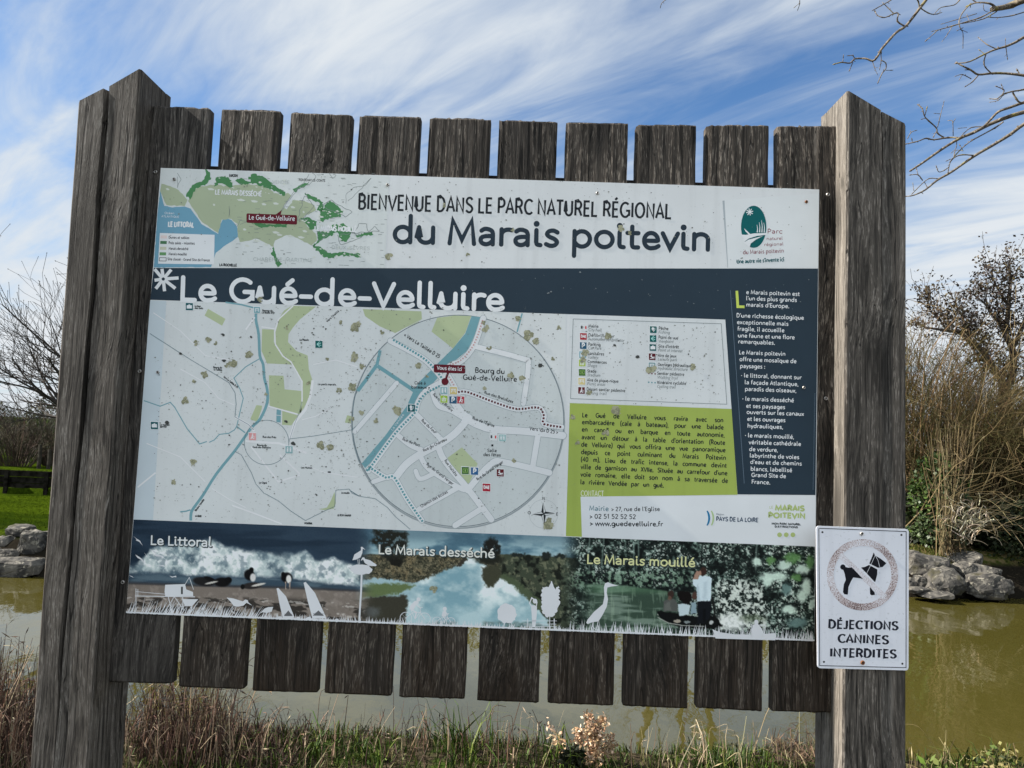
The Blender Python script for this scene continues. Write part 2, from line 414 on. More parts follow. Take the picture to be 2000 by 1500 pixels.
def screw(px, py, y, parent, r=.0042, mm=None, name='screw'):
    c = P(px, py, y); m = MB(); n = 14; vs = []
    prof = ((0, 1.0), (-.0012, .95), (-.0022, .72), (-.0016, .45), (-.0010, .0))
    for dy, k in prof:
        for i in range(n):
            th = 2*math.pi*i/n; vs.append((c.x+r*k*math.cos(th), y+dy, c.z+r*k*math.sin(th)))
    m.add(vs, [(a*n+i, a*n+(i+1) % n, (a+1)*n+(i+1) % n, (a+1)*n+i) for a in range(len(prof)-1) for i in range(n)])
    o = m.build(name, mm or steel, parent); me = o.data; base = Vector((0, 0, 0)); p_ = o.parent
    while p_ is not None: base = base+p_.location; p_ = p_.parent
    me.materials.append(darkhole)          # the drive recess is a dark face on the head itself
    bm = bmesh.new(); bm.from_mesh(me)
    f = bm.faces.new([bm.verts.new(Vector((c.x+r*.42*math.cos(2*math.pi*i/8), y-.0024, c.z+r*.42*math.sin(2*math.pi*i/8)))-base) for i in range(8)])
    f.material_index = 1; bm.to_mesh(me); bm.free()
    return o
for px, py, si in ((304,336,0), (273,725,0), (240,1137,0), (1617,380,9), (1613,778,9)):
    screw(px, py, SY-.0006, slats[si])

# ------------------------------------------------------------------ lettering
GL = {}
def gdef(ch, adv, *strokes): GL[ch] = (adv, strokes)
TAIL = 'S .12 .20 .15 .10 .25 .075'
gdef(' ', .30)
gdef('a', .62, 'S .13 .57 .22 .635 .34 .63 .45 .56 .48 .42', 'M .48 .46 L .48 .06', 'S .48 .37 .30 .37 .15 .32 .11 .21 .16 .10 .28 .06 .40 .11 .48 .21')
gdef('b', .70, 'M .13 1.04 L .13 .06', 'A .36 .35 .24 .29 150 -150')
gdef('c', .54, 'A .34 .35 .24 .29 48 312')
gdef('d', .70, 'A .33 .35 .24 .29 30 330', 'M .56 1.06 L .56 .06')
gdef('e', .62, 'M .12 .345 L .50 .345', 'A .32 .35 .21 .29 2 282 L .46 .085 L .55 .15')
gdef('f', .40, 'S .38 1.0 .28 1.02 .18 .94 .16 .80', 'M .16 .82 L .16 .06', 'M .03 .62 L .34 .62')
gdef('g', .68, 'A .32 .36 .23 .28 30 330', 'M .55 .64 L .55 -.06 S .55 -.06 .50 -.20 .36 -.27 .15 -.24')
gdef('h', .66, 'M .12 1.04 L .12 .06', 'A .33 .43 .21 .21 170 0 L .54 .06')
gdef('i', .33, 'M .12 .64 L .12 .20', TAIL, 'D .12 .88')
gdef('j', .30, 'M .14 .64 L .14 -.08', 'S .14 -.08 .10 -.22 -.04 -.26', 'D .14 .88')
gdef('l', .33, 'M .12 1.04 L .12 .20', TAIL)
gdef('m', .94, 'M .12 .64 L .12 .06', 'A .29 .46 .17 .18 170 0 L .46 .06', 'A .63 .46 .17 .18 170 0 L .80 .06')
gdef('n', .66, 'M .12 .64 L .12 .06', 'A .33 .43 .21 .21 170 0 L .54 .06')
gdef('o', .68, 'A .34 .35 .25 .29 0 360')
gdef('p', .70, 'M .13 .64 L .13 -.30', 'A .36 .35 .24 .29 150 -150')
gdef('q', .70, 'M .56 .64 L .56 -.30', 'A .33 .35 .24 .29 30 330')
gdef('r', .44, 'M .12 .64 L .12 .06', 'A .33 .42 .21 .215 170 62')
gdef('s', .52, 'S .43 .57 .32 .635 .18 .61 .115 .50 .19 .40 .34 .32 .42 .21 .36 .09 .22 .06 .09 .12')
gdef('t', .43, 'M .17 .86 L .17 .20', 'S .17 .20 .21 .09 .36 .08', 'M .03 .62 L .36 .62')
gdef('u', .67, 'M .12 .64 L .12 .27 A .33 .27 .21 .21 180 350', 'M .55 .64 L .55 .06')
gdef('v', .56, 'M .05 .64 L .28 .07 L .51 .64')
gdef('x', .52, 'M .06 .64 L .46 .06', 'M .46 .64 L .06 .06')
gdef('y', .54, 'M .05 .64 L .28 .08', 'M .50 .64 L .18 -.27')
gdef('-', .46, 'M .08 .34 L .38 .34')
gdef('L', .56, 'M .13 .95 L .13 .06 L .50 .06')
gdef('G', .86, 'A .46 .5 .34 .44 48 318 L .76 .20 L .76 .45 L .52 .45')
gdef('V', .68, 'M .04 .95 L .34 .06 L .64 .95')
gdef('M', .92, 'M .09 .06 L .17 .95 L .46 .20 L .75 .95 L .83 .06')
gdef('A', .66, 'M .05 .06 L .33 .95 L .61 .06', 'M .14 .34 L .52 .34')
gdef('B', .66, 'M .12 .06 L .12 .95 L .32 .95 A .32 .735 .2 .215 90 -90 L .13 .52', 'M .32 .52 A .34 .29 .22 .23 90 -90 L .12 .06')
gdef('C', .68, 'A .42 .5 .32 .44 45 315')
gdef('D', .74, 'M .12 .06 L .12 .95 L .3 .95 A .3 .505 .32 .445 90 -90 L .12 .06')
gdef('E', .56, 'M .50 .95 L .12 .95 L .12 .06 L .50 .06', 'M .12 .52 L .46 .52')
gdef('I', .25, 'M .12 .06 L .12 .95')
gdef('N', .72, 'M .12 .06 L .12 .95 L .59 .06 L .59 .95')
gdef('O', .84, 'A .42 .5 .32 .44 0 360')
gdef('P', .62, 'M .12 .06 L .12 .95 L .32 .95 A .32 .70 .23 .25 90 -90 L .13 .45')
gdef('R', .66, 'M .12 .06 L .12 .95 L .32 .95 A .32 .72 .22 .23 90 -90 L .13 .49', 'M .36 .49 L .58 .06')
gdef('S', .60, 'S .53 .82 .42 .94 .24 .93 .12 .80 .14 .63 .30 .52 .46 .42 .54 .27 .45 .10 .27 .05 .08 .17')
gdef('T', .60, 'M .30 .06 L .30 .95', 'M .04 .95 L .56 .95')
gdef('U', .72, 'M .12 .95 L .12 .32 A .36 .32 .24 .27 180 360 L .60 .95')
gdef('J', .46, 'M .32 .95 L .32 .25', 'S .32 .25 .26 .09 .14 .05 .02 .10')
gdef('k', .56, 'M .12 1.04 L .12 .06', 'M .46 .64 L .13 .32', 'M .24 .42 L .48 .06')
gdef('w', .80, 'M .05 .64 L .21 .07 L .40 .60 L .59 .07 L .75 .64')
gdef('z', .50, 'M .07 .63 L .42 .63 L .07 .07 L .44 .07')
gdef('F', .54, 'M .12 .06 L .12 .95 L .50 .95', 'M .12 .52 L .45 .52'); gdef('H', .74, 'M .12 .06 L .12 .95', 'M .62 .06 L .62 .95', 'M .12 .52 L .62 .52'); gdef('Z', .6, 'M .06 .95 L .54 .95 L .06 .06 L .56 .06')
gdef('X', .62, 'M .06 .95 L .56 .06', 'M .56 .95 L .06 .06'); gdef('Q', .84, 'A .42 .5 .32 .44 0 360', 'M .50 .25 L .74 .0'); gdef('Y', .62, 'M .05 .95 L .31 .48 L .57 .95', 'M .31 .48 L .31 .06'); gdef('K', .64, 'M .12 .95 L .12 .06', 'M .56 .95 L .14 .46', 'M .28 .60 L .58 .06')
gdef('0', .62, 'A .31 .5 .23 .44 0 360'); gdef('1', .44, 'M .08 .78 L .26 .95 L .26 .06'); gdef('2', .60, 'S .09 .78 .18 .92 .34 .95 .48 .84 .47 .65 .32 .42 .10 .07', 'M .10 .07 L .53 .07')
gdef('3', .58, 'S .09 .86 .26 .95 .44 .84 .42 .62 .24 .53', 'S .24 .53 .45 .45 .49 .25 .36 .08 .20 .06 .07 .14'); gdef('4', .64, 'M .44 .06 L .44 .95 L .07 .34 L .58 .34'); gdef('5', .58, 'M .47 .95 L .15 .95 L .13 .56', 'S .13 .56 .30 .60 .46 .50 .48 .30 .38 .11 .22 .06 .08 .12')
gdef('7', .54, 'M .06 .95 L .49 .95 L .18 .06')
gdef('.', .24, 'D .12 .07'); gdef(',', .24, 'M .14 .12 L .07 -.12'); gdef(':', .28, 'D .14 .10', 'D .14 .56'); gdef("'", .20, 'M .11 1.0 L .09 .74'); gdef('(', .32, 'S .27 1.08 .13 .80 .09 .45 .13 .10 .27 -.18'); gdef(')', .32, 'S .05 1.08 .19 .80 .23 .45 .19 .10 .05 -.18')
gdef('>', .56, 'M .08 .62 L .46 .36 L .08 .10'); gdef('«', .50, 'M .26 .58 L .08 .36 L .26 .14', 'M .44 .58 L .26 .36 L .44 .14'); gdef('·', .28, 'D .13 .42'); gdef('■', .6, 'M .12 .36 L .48 .36', 'M .12 .50 L .48 .50', 'M .12 .22 L .48 .22')
ACC = {'à': ('a', 'M .38 .80 L .22 .97'), 'ç': ('c', 'M .34 .04 L .30 -.16'), 'Ç': ('C', 'M .42 .04 L .38 -.16'), 'È': ('E', 'M .38 1.10 L .22 1.24'), 'œ': ('o', 'M .58 .35 L .66 .35'), 'é': ('e', 'M .28 .80 L .43 .97'), 'É': ('E', 'M .26 1.10 L .42 1.24'), 'è': ('e', 'M .38 .80 L .23 .97'), 'ê': ('e', 'M .20 .80 L .32 .94 L .44 .80')}
GL['ë'] = (GL['e'][0], GL['e'][1]+('D .21 .88', 'D .43 .88'))
for k, (b_, s_) in ACC.items(): GL[k] = (GL[b_][0], GL[b_][1]+(s_,))
GL['ï'] = (GL['i'][0]+.04, ('M .14 .64 L .14 .20', 'S .14 .20 .17 .10 .27 .075', 'D .04 .88', 'D .26 .88'))
def parse(s):
    t = s.split(); i = 0; out = []
    while i < len(t):
        c = t[i]
        if c in 'ML': out.append((float(t[i+1]), float(t[i+2]))); i += 3
        elif c == 'A':
            cx, cy, rx, ry, a0, a1 = [float(v) for v in t[i+1:i+7]]; n = max(3, int(abs(a1-a0)/14))
            for k in range(n+1):
                a = math.radians(a0+(a1-a0)*k/n); out.append((cx+rx*math.cos(a), cy+ry*math.sin(a)))
            i += 7
        elif c == 'S':
            j = i+1; q = []
            while j < len(t) and t[j] not in 'MLASD': q.append((float(t[j]), float(t[j+1]))); j += 2
            out += catmull(q, 4); i = j
        elif c == 'D': return ('D', float(t[i+1]), float(t[i+2]))
    return out
def stroke_text(mb, text, x0, y0, x1, y1, cap, w, layer, track=0.0, round_=True, dot=.68, lean=0.0):
    adv = sum(GL[c][0]+track for c in text)-track; L = math.hypot(x1-x0, y1-y0)
    ux, uy = (x1-x0)/L, (y1-y0)/L; vx, vy = uy, -ux; vx += lean; sx = L/adv; pen = 0
    for c in text:
        a, st = GL[c]
        for s_ in st:
            p = parse(s_)
            def mp_(q): return (x0+ux*(pen+q[0])*sx+vx*q[1]*cap, y0+uy*(pen+q[0])*sx+vy*q[1]*cap)
            if p[0] == 'D':
                cx, cy = mp_((p[1], p[2])); mb.gdisc(cx, cy, w*dot, layer, 16); continue
            mb.gline([mp_(q) for q in p], w, layer, round_)
        pen += a+track
_fc = {}
def font_mesh(text, bold):
    k = (text, bold)
    if k in _fc: return _fc[k]
    cu = bpy.data.curves.new('t', 'FONT'); cu.body = text; cu.size = 1; cu.offset = bold; cu.resolution_u = 3; cu.fill_mode = 'FRONT'
    ob = bpy.data.objects.new('t', cu); me = bpy.data.meshes.new_from_object(ob)
    v = [tuple(q.co) for q in me.vertices]; f = [tuple(p.vertices) for p in me.polygons]
    bpy.data.objects.remove(ob); bpy.data.meshes.remove(me); bpy.data.curves.remove(cu)
    _fc[k] = (v, f); return v, f
_h = font_mesh('H', 0.0)[0]; CAPH = max(v[1] for v in _h)
def T(mb, text, x0, y0, x1, y1, cap, layer, bold=0.0, slant=0.0):
    """set type on a straight baseline between two points of the sheet"""
    if all(c in GL for c in text) and x1 is not None:
        stroke_text(mb, text, x0, y0, x1, y1, cap, cap*(bold*13 if bold > .011 else .150 if bold > 0 else .125), layer, .02, False, .72, slant); return
    v, f = font_mesh(text, bold)
    if not v: return
    w0 = min(q[0] for q in v); w1 = max(q[0] for q in v)
    L = math.hypot(x1-x0, y1-y0) if x1 is not None else (w1-w0)*cap/CAPH
    if x1 is None: x1, y1 = x0+L, y0+L*.036
    ux, uy = (x1-x0)/L, (y1-y0)/L; sx = L/(w1-w0); sy = cap/CAPH; y = mb.gy(layer); vs = []
    for a, b, _ in v:
        aa = (a-w0)*sx+slant*b*sy; px = x0+ux*aa+uy*b*sy; py = y0+uy*aa-ux*b*sy
        wp = P(px, py, MB.PY); vs.append((wp.x, y, wp.z))
    mb.add(vs, f)
# ------------------------------------------------------------------ the printed welcome sign
sign = empty('information_sign', (0.03, .0, TOP-.5), 'large white and navy printed welcome board with maps and photo strip, screwed across the slats', 'information board')
CN = [(314,328), (1600,370), (1591,1252), (246,1197)]
def edge(a, b, t): return (lerp(a[0], b[0], t), lerp(a[1], b[1], t))
def pix_uv(u, v):            # sheet coordinates 0..1 -> photo pixel (through the real plane)
    a, b, c, d = [P(q[0], q[1], 0) for q in CN]
    p = a.lerp(b, u).lerp(d.lerp(c, u), v); q = p-CAM
    w = q.dot(CF); return 1000+FPX*q.dot(CR)/w, 750-FPX*q.dot(CU)/w
# paper-white sheet with thin aluminium edge
def sheet_mat(name, base, grime):
    m = mat(name, base, .5, .18); nt = m.node_tree; b = nt.nodes['Principled BSDF']
    t = N(nt, 'ShaderNodeTexCoord')
    def nn(sc, det, dist=0):
        n = N(nt, 'ShaderNodeTexNoise'); n.inputs['Scale'].default_value = sc; n.inputs['Detail'].default_value = det; n.inputs['Distortion'].default_value = dist
        LK(nt, t.outputs['Object'], n.inputs['Vector']); return n.outputs[0]
    c = mixc(nt, smooth(nt, nn(5, 6), .35, .7, 0, 1), base, tuple(x*.93 for x in base))
    c = mixc(nt, smooth(nt, nn(160, 4, .6), .60, .74, 0, grime), c, (.22, .22, .19))
    ms = N(nt, 'ShaderNodeMapping'); ms.inputs['Scale'].default_value = (38, 38, 1.6); LK(nt, t.outputs['Object'], ms.inputs[0]); sn = N(nt, 'ShaderNodeTexNoise'); sn.inputs['Scale'].default_value = 1; sn.inputs['Detail'].default_value = 4; LK(nt, ms.outputs[0], sn.inputs['Vector'])
    c = mixc(nt, smooth(nt, sn.outputs[0], .50, .74, 0, .16), c, tuple(x*.55 for x in base))      # rain runs
    LK(nt, c, b.inputs['Base Color']); return m
PAPER = sheet_mat('white_print_sheet', prt(206, 214, 219), .12)
mb = MB(); a, b, c, d = [P(q[0], q[1], 0) for q in CN]
for q in (a, b, c, d): q.y = 0
vs = [tuple(q) for q in (a, b, c, d)]+[(q.x, .003, q.z) for q in (a, b, c, d)]
mb.add(vs, [(0,3,2,1), (4,5,6,7), (0,1,5,4), (1,2,6,5), (2,3,7,6), (3,0,4,7)])
panel = mb.build('panel', PAPER, sign)
NAVY = ink(37, 53, 66); GREEN = ink(150, 172, 86); BLACK = ink(30, 36, 42); OFFW = ink(212, 220, 226); TEAL = ink(0, 92, 92); GREY = ink(140, 152, 156)
MAROON = ink(92, 24, 38); CANAL = ink(112, 158, 170); FIELD = ink(168, 184, 150); ROADW = ink(216, 222, 228); DTEAL = ink(10, 84, 92)
def Z(ox, oy, sc): return lambda pts: [(ox+p[0]/sc, oy+p[1]/sc) for p in pts]
z1 = Z(290, 320, 4.2553); z3 = Z(1100, 340, 3.846); z4 = Z(260, 580, 4.5455); z5 = Z(260, 800, 4.5455); z6 = Z(680, 590, 4.5455); z7 = Z(680, 800, 4.5455); z8 = Z(1100, 600, 5.882)
def rag(pts, amp, seed, step=5):
    r2 = random.Random(seed); out = []
    for i in range(len(pts)):
        a, b = pts[i], pts[(i+1) % len(pts)]; L = math.hypot(b[0]-a[0], b[1]-a[1]); k = max(1, int(L/step))
        for j in range(k):
            t = j/k; s_ = amp*(1 if j else .3); out.append((lerp(a[0], b[0], t)+r2.uniform(-s_, s_), lerp(a[1], b[1], t)+r2.uniform(-s_, s_)))
    return out
# ---- header: regional map
hm = MB(); hm.gp([(314.8,329), (760,343.5), (752,523), (300.3,521)], 1); region = hm.build('regional_map', sheet_mat('pale_map_print', prt(201,211,214), .25), sign)
m = MB(); m.gp(rag(z1([(97,222),(118,300),(132,350),(200,362),(300,355),(350,372),(400,440),(440,500),(580,582),(600,500),(615,466),(650,452),(690,466),(735,520),(745,605),(700,640),(620,690),(560,740),(545,790),(520,858),(45,862),(70,480)]), .6, 1), 2)
m.build('sea', ink(106,156,182), region)
m = MB()
m.gp(rag(z1([(108,165),(180,185),(250,218),(325,300),(300,352),(150,342),(122,285),(98,222)]), .9, 2), 2)
m.gp(rag(z1([(330,310),(370,215),(440,186),(560,172),(700,182),(830,166),(950,185),(1100,262),(1160,242),(1185,262),(1120,360),(1150,380),(1200,300),(1290,308),(1380,345),(1395,385),(1290,440),(1320,520),(1390,580),(1400,640),(1355,680),(1200,600),(1150,592),(1050,640),(1040,690),(900,622),(760,650),(742,600),(740,500),(690,458),(610,464),(582,578),(440,478),(390,400)]), 1.1, 3), 2)
m.build('dry_marsh', ink(160,175,150), region)
for i, q in enumerate(([(470,45),(510,70),(520,120),(470,180),(400,200),(345,300),(310,260),(340,220),(360,180),(450,140),(480,90)],
    [(570,110),(640,100),(700,150),(710,205),(660,190),(600,160),(545,190)], [(720,140),(770,115),(850,150),(830,110),(870,82),(960,110),(1060,185),(1140,235),(1132,265),(1000,205),(880,162),(760,170)],
    [(860,492),(1000,500),(1155,500),(1150,530),(1000,520),(930,528)], [(1300,240),(1370,270),(1455,320),(1440,395),(1400,390),(1425,330),(1330,290)],
    [(1425,400),(1500,305),(1560,340),(1620,390),(1600,440),(1500,455),(1420,490)], [(1260,450),(1340,448),(1400,480),(1395,560),(1340,545),(1300,490)],
    [(1400,560),(1500,570),(1520,510),(1620,490),(1700,545),(1650,650),(1600,640),(1570,570),(1480,615),(1420,650),(1365,690),(1405,640)],
    [(1358,680),(1430,690),(1500,740),(1600,735),(1760,748),(1765,775),(1600,762),(1510,785),(1450,772)], [(1040,690),(1072,785),(1112,832),(1072,862),(1048,800),(1018,740)],
    [(1720,590),(1860,562),(1872,590),(1730,612)], [(1200,210),(1260,180),(1340,150),(1300,190),(1240,215),(1215,235)])): 
    m = MB(); m.gp(rag(z1(q), 1.9, 10+i, 3), 3); m.build('wet_marsh', ink(72,128,84), region)
m = MB(); r2 = random.Random(15)
for x, y, w in ((520,210,60),(770,300,70),(880,310,60),(960,335,40),(1060,330,50),(545,340,20),(1200,360,40),(1180,320,30),(800,545,30),(960,520,40),(1060,570,60),(1090,590,50),(900,640,60),(980,670,40),(1270,610,60),(1300,560,40),(1180,600,50),(1290,400,20),(820,680,40),(160,210,30)):
    m.gp(rag(z1([(x-w/2,y-6),(x,y-10),(x+w/2,y+2),(x+w*.3,y+10),(x-w*.3,y+8)]), .7, x, 4), 2.7)
r3 = random.Random(16)
for x0_, y0_, x1_, y1_, n_ in ((1420,350,1620,480,26),(1400,500,1700,640,26),(1370,690,1760,780,22),(840,110,1140,250,16),(560,110,710,200,8),(1280,460,1400,550,8)):
    for k_ in range(n_):
        x, y, w = r3.uniform(x0_, x1_), r3.uniform(y0_, y1_), r3.uniform(8, 34); m.gp(rag(z1([(x-w/2,y),(x,y-w*.22),(x+w/2,y+w*.1),(x,y+w*.3)]), .8, x, 2), 3.6)
m.build('map_island', ink(196,206,202), region)
m = MB(); r2 = random.Random(5)
for q in ([(760,20),(680,140),(670,330)],): pass
for q in ([(240,75),(270,130),(240,200)], [(1355,70),(1390,100),(1350,160),(1210,230),(1120,360),(1080,420)], [(1500,75),(1530,120),(1560,95)], [(1640,330),(1640,260),(1700,200),(1800,180),(1850,120)], [(670,350),(670,440)], [(735,520),(760,470),(820,480)]):
    m.gline(catmull(rag(z1(q), 1.2, 5, 6), 3), .8, 3)
for q in ([(1300,240),(1375,350),(1300,440),(1240,470)], [(1440,350),(1520,300),(1600,350),(1690,400),(1640,440)], [(1400,560),(1420,640),(1490,590)], [(1570,590),(1600,670),(1700,640),(1770,610),(1710,580),(1750,500),(1810,500),(1830,560),(1880,520),(1920,560)]):
    m.gline(catmull(rag(z1(q), 1.6, 6, 6), 3), 1.0, 4)
for i in range(130):        # tiny place-name ticks, too small to read
    x, y = r2.uniform(700, 1980), r2.uniform(80, 860)
    if 820 < x < 1250 and 390 < y < 520: continue
    q = z1([(x, y), (x+r2.uniform(15, 40), y+1)]); m.gline(q, .7, 4)
m.build('map_line', ink(120,132,134), region)
m = MB(); m.gp(z1([(95,575),(550,590),(545,836),(80,830)]), 4); lg = m.build('map_key', OFFW, region)
m = MB()
for y, t, x1 in ((622,'Dunes et sables',340), (668,'Prés salés - mizottes',385), (714,'Marais desséché',332), (759,'Marais mouillé',318)): T(m, t, *z1([(168,y),(x1,y+4)])[0], *z1([(x1,y+4)])[0], 5.2, 5, .012)
T(m, 'Site classé - Grand Site de France', *z1([(158,802)])[0], *z1([(510,812)])[0], 5.2, 5, .012)
T(m, 'LUÇON', *z1([(672,106)])[0], *z1([(742,109)])[0], 5, 5, .02); T(m, 'FONTENAY-LE-COMTE', *z1([(1250,143)])[0], *z1([(1470,150)])[0], 5, 5, .01); T(m, 'LA ROCHELLE', *z1([(590,850)])[0], *z1([(735,853)])[0], 5, 5, .02)
m.build('place_names', BLACK, region)
for i, (y, col) in enumerate(((608,(214,204,204)), (654,(70,118,84)), (702,(190,196,178)), (748,(98,148,100)))):
    m = MB(); m.gp(z1([(103-i*3,y-13),(156-i*3,y-12),(155-i*3,y+13),(101-i*3,y+12)]), 5); m.build('key_swatch', ink(*col), region)
m = MB(); m.gline(z1([(92,780),(148,781),(147,808),(90,807),(92,780)]), 1.0, 5); m.build('key_swatch', BLACK, region)
m = MB(); T(m, 'LE MARAIS DESSÉCHÉ', *z1([(553,255)])[0], *z1([(942,272)])[0], 9.8, 5, .015); T(m, 'LE LITTORAL', *z1([(163,522)])[0], *z1([(378,530)])[0], 10, 5, .02)
T(m, 'LE MARAIS MOUILLÉ', *z1([(1380,556)])[0], *z1([(1730,565)])[0], 9.6, 5, .02); T(m, 'Océan', *z1([(133,418)])[0], *z1([(215,420)])[0], 4.5, 5); T(m, 'ATLANTIQUE', *z1([(108,445)])[0], *z1([(255,450)])[0], 4.2, 5)
m.build('region_names', OFFW, region)
m = MB(); T(m, 'VENDÉE', *z1([(1030,165)])[0], *z1([(1172,168)])[0], 7, 5); T(m, 'DEUX-SÈVRES', *z1([(1520,708)])[0], *z1([(1840,718)])[0], 7, 5); T(m, 'CHARENTE-MARITIME', *z1([(868,808)])[0], *z1([(1365,818)])[0], 7.5, 5)
m.build('region_names', ink(168,180,182), region)
m = MB(); x0, y0 = z1([(815,412)])[0]; x1, y1 = z1([(1235,490)])[0]
m.rrect(x0, y0, x1, y1, 2.6, 6, .036); m.gp(z1([(1060,420),(1108,385),(1098,425)]), 6); bub = m.build('name_bubble', MAROON, region)
m = MB(); T(m, 'Le Gué-de-Velluire', *z1([(833,464)])[0], *z1([(1217,476)])[0], 9.6, 7); m.build('place_names', OFFW, region)
# ---- header titles
m = MB(); stroke_text(m, 'BIENVENUE DANS LE PARC NATUREL RÉGIONAL', 698.5, 409.5, 1312, 428.5, 31.5, 4.3, 3, .02, False); m.build('title_lettering', BLACK, sign)
m = MB(); stroke_text(m, 'du Marais poitevin', 765, 475.5, 1390, 491, 51.5, 8.6, 3, .0, True); m.build('title_lettering', ink(36,50,62), sign)
# ---- park logo card
m = MB(); m.gp([(1411,392), (1599.3,379.5), (1597.6,523), (1421,523)], 1.6); m.build('card_rim', ink(158,170,178), sign)
m = MB(); m.gp([(1415,391), (1599.2,378), (1597.6,523.5), (1422,523.5)], 2.4); card = m.build('park_logo_card', ink(206,215,220), sign)
m = MB(); m.gdisc(1472, 443, 24.8, 3.5, 40, 41.2); m.build('emblem', ink(0,88,92), card)
m = MB()
for q in (0, 45, 90, 135): 
    a = math.radians(q+12); m.gline([(1464-7*math.cos(a), 414+7*math.sin(a)), (1464+7*math.cos(a), 414-7*math.sin(a))], 1.7, 4.4)
for i, (x, h) in enumerate(((1479,15), (1483.5,20), (1488,24), (1492.5,19))): m.gline([(x, 454), (x+.6, 454-h*.5), (x-.8, 454-h)], 2.2, 4.4, False, .5)
m.gp([(1447,458),(1456,459),(1472,456),(1497,455),(1497,458.5),(1478,461),(1462,466),(1454,472),(1451,466)], 4.4); m.gp([(1452,474),(1462,468),(1478,464),(1490,461),(1476,468),(1466,476),(1464,483),(1458,478)], 4.4)
m.gp([(1453,446),(1460,452),(1466,458),(1462,458),(1456,452)], 4.4); m.build('emblem_mark', OFFW, card)
m = MB(); T(m, 'Parc', 1498.5, 456.5, 1528, 456.5, 9.5, 3.5); T(m, 'naturel', 1497, 469.5, 1529, 468.5, 6.6, 3.5); T(m, 'régional', 1492.5, 481, 1530.5, 479.5, 6.6, 3.5); T(m, 'du Marais poitevin', 1451, 497, 1531, 493.5, 8.5, 3.5); m.build('logo_lettering', ink(118,44,58), card)
m = MB(); T(m, "Une autre vie s'invente ici", 1439, 515, 1532, 510.5, 8.2, 3.5, .015); m.build('logo_lettering', ink(20,84,92), card)
# ---- navy banner with the village name, and the side column
m = MB(); m.gp([(300.3,523.3), (1597.8,524.6), (1592.8,967), (1440.5,965.5), (1416.5,624.2), (293.6,585.5)], 1); banner = m.build('navy_banner', NAVY, sign)
m = MB(); stroke_text(m, 'Le Gué-de-Velluire', 348, 588, 986, 608.5, 49, 8.6, 3, 0, True); m.build('name_lettering', OFFW, banner)
m = MB(); cx, cy = 319, 545
for a in (4, 50, 96, 140, 186, 232, 276, 322):
    t = math.radians(a); L = 30 if a in (322, 140, 4) else 24
    m.gline([(cx+3*math.cos(t), cy-3*math.sin(t)), (min(352, max(302, cx+L*math.cos(t))), cy-min(20, max(-26, L*math.sin(t))))], 6.4, 3.2)
m.build('star_mark', OFFW, banner)
m = MB(); m.gline([(1439,568),(1441,599),(1454,599.3)], 5.2, 3); m.build('drop_capital', ink(186,206,96), banner)
side = [('e Marais poitevin est',1457,574.5,1562), ("l'un des plus grands",1457,586.5,1556.5), ("marais d'Europe.",1457,599,1541.5),
 ("D'une richesse écologique",1438,620,1570), ('exceptionnelle mais',1439,633,1540), ('fragile, il accueille',1440,646,1532), ('une faune et une flore',1441,659,1552), ('remarquables.',1441.5,671,1513.5),
 ('Le Marais poitevin',1443,692,1534), ('offre une mosaïque de',1444,705.5,1555.5), ('paysages :',1445,718.5,1494.5), ('· le littoral, donnant sur',1447,737,1565.5), ('la façade Atlantique,',1454,750.5,1559.5), ('paradis des oiseaux,',1454.5,763.5,1555.5),
 ('· le marais desséché',1449.5,782.5,1550.5), ('et ses paysages',1457,796.5,1533.5), ('ouverts sur les canaux',1458,808.5,1570), ('et les ouvrages',1459,822,1534), ('hydrauliques,',1459.5,835.5,1529.5),
 ('· le marais mouillé,',1454.5,854,1551), ('véritable cathédrale',1462,867.5,1564.5), ('de verdure,',1463,881,1519.5), ('labyrinthe de voies',1464,893.5,1561), ("d'eau et de chemins",1465,906,1566), ('blancs, labellisé',1465.5,919.5,1547), ('Grand Site de',1467,931.5,1535), ('France.',1467.5,945,1504.5)]
m = MB()
for t, x, y, x1 in side: T(m, t, x, y, x1, y+(x1-x)*.036, 8.3, 3, .012)
m.build('column_lettering', OFFW, banner)
m = MB(); m.gline([(1426.5,567),(1453.5,944)], .8, 3); m.gdots([(1591.5,768),(1588,956)], .9, 2.4, 3, 1.5); m.build('column_rule', ink(98,118,136), banner)
# ---- village map
m = MB(); m.gp([(293.4,586.6), (1105,613.6), (1101.5,1046.5), (261,1014.5)], 1); vm = m.build('village_map', sheet_mat('village_map_print', prt(203,212,216), .28), sign)
m = MB(); m.gp([(293.4,586.8), (325,588), (299,1016), (261,1014.6)], 1.4); m.build('bluish_map_strip', ink(186,202,212), vm)  # slightly bluer strip down the map's left edge
fields = [z4([(1412,78),(1625,84),(1480,200),(1420,270),(1380,330),(1375,400),(1450,480),(1550,520),(1560,640),(1592,740),(1570,870),(1520,980),(1470,1050),(1500,960),(1505,750),(1440,640),(1330,520),(1265,420),(1255,310),(1290,200),(1340,120)]),
 z4([(1145,285),(1250,290),(1250,400),(1330,530),(1410,600),(1190,590),(1140,480)]), z4([(1205,695),(1335,700),(1345,820),(1498,835),(1495,1020),(1465,1040),(1212,965)]), z4([(665,105),(820,195),(790,255),(635,165)]),
 z4([(1095,960),(1145,965),(1140,1000),(1100,1110),(1040,1085)]), z4([(1325,1012),(1465,1052),(1405,1140),(1322,1135)]), z4([(1900,1050),(1945,1060),(1940,1125),(1880,1115)]), z5([(1788,730),(1800,830),(1780,880),(1700,892),(1650,885),(1720,870),(1755,810)]),
 z6([(130,62),(650,82),(655,150),(520,220),(418,275),(280,215),(150,125)])]
for q in fields: m = MB(); m.gp(q, 2); m.build('field', FIELD, vm)
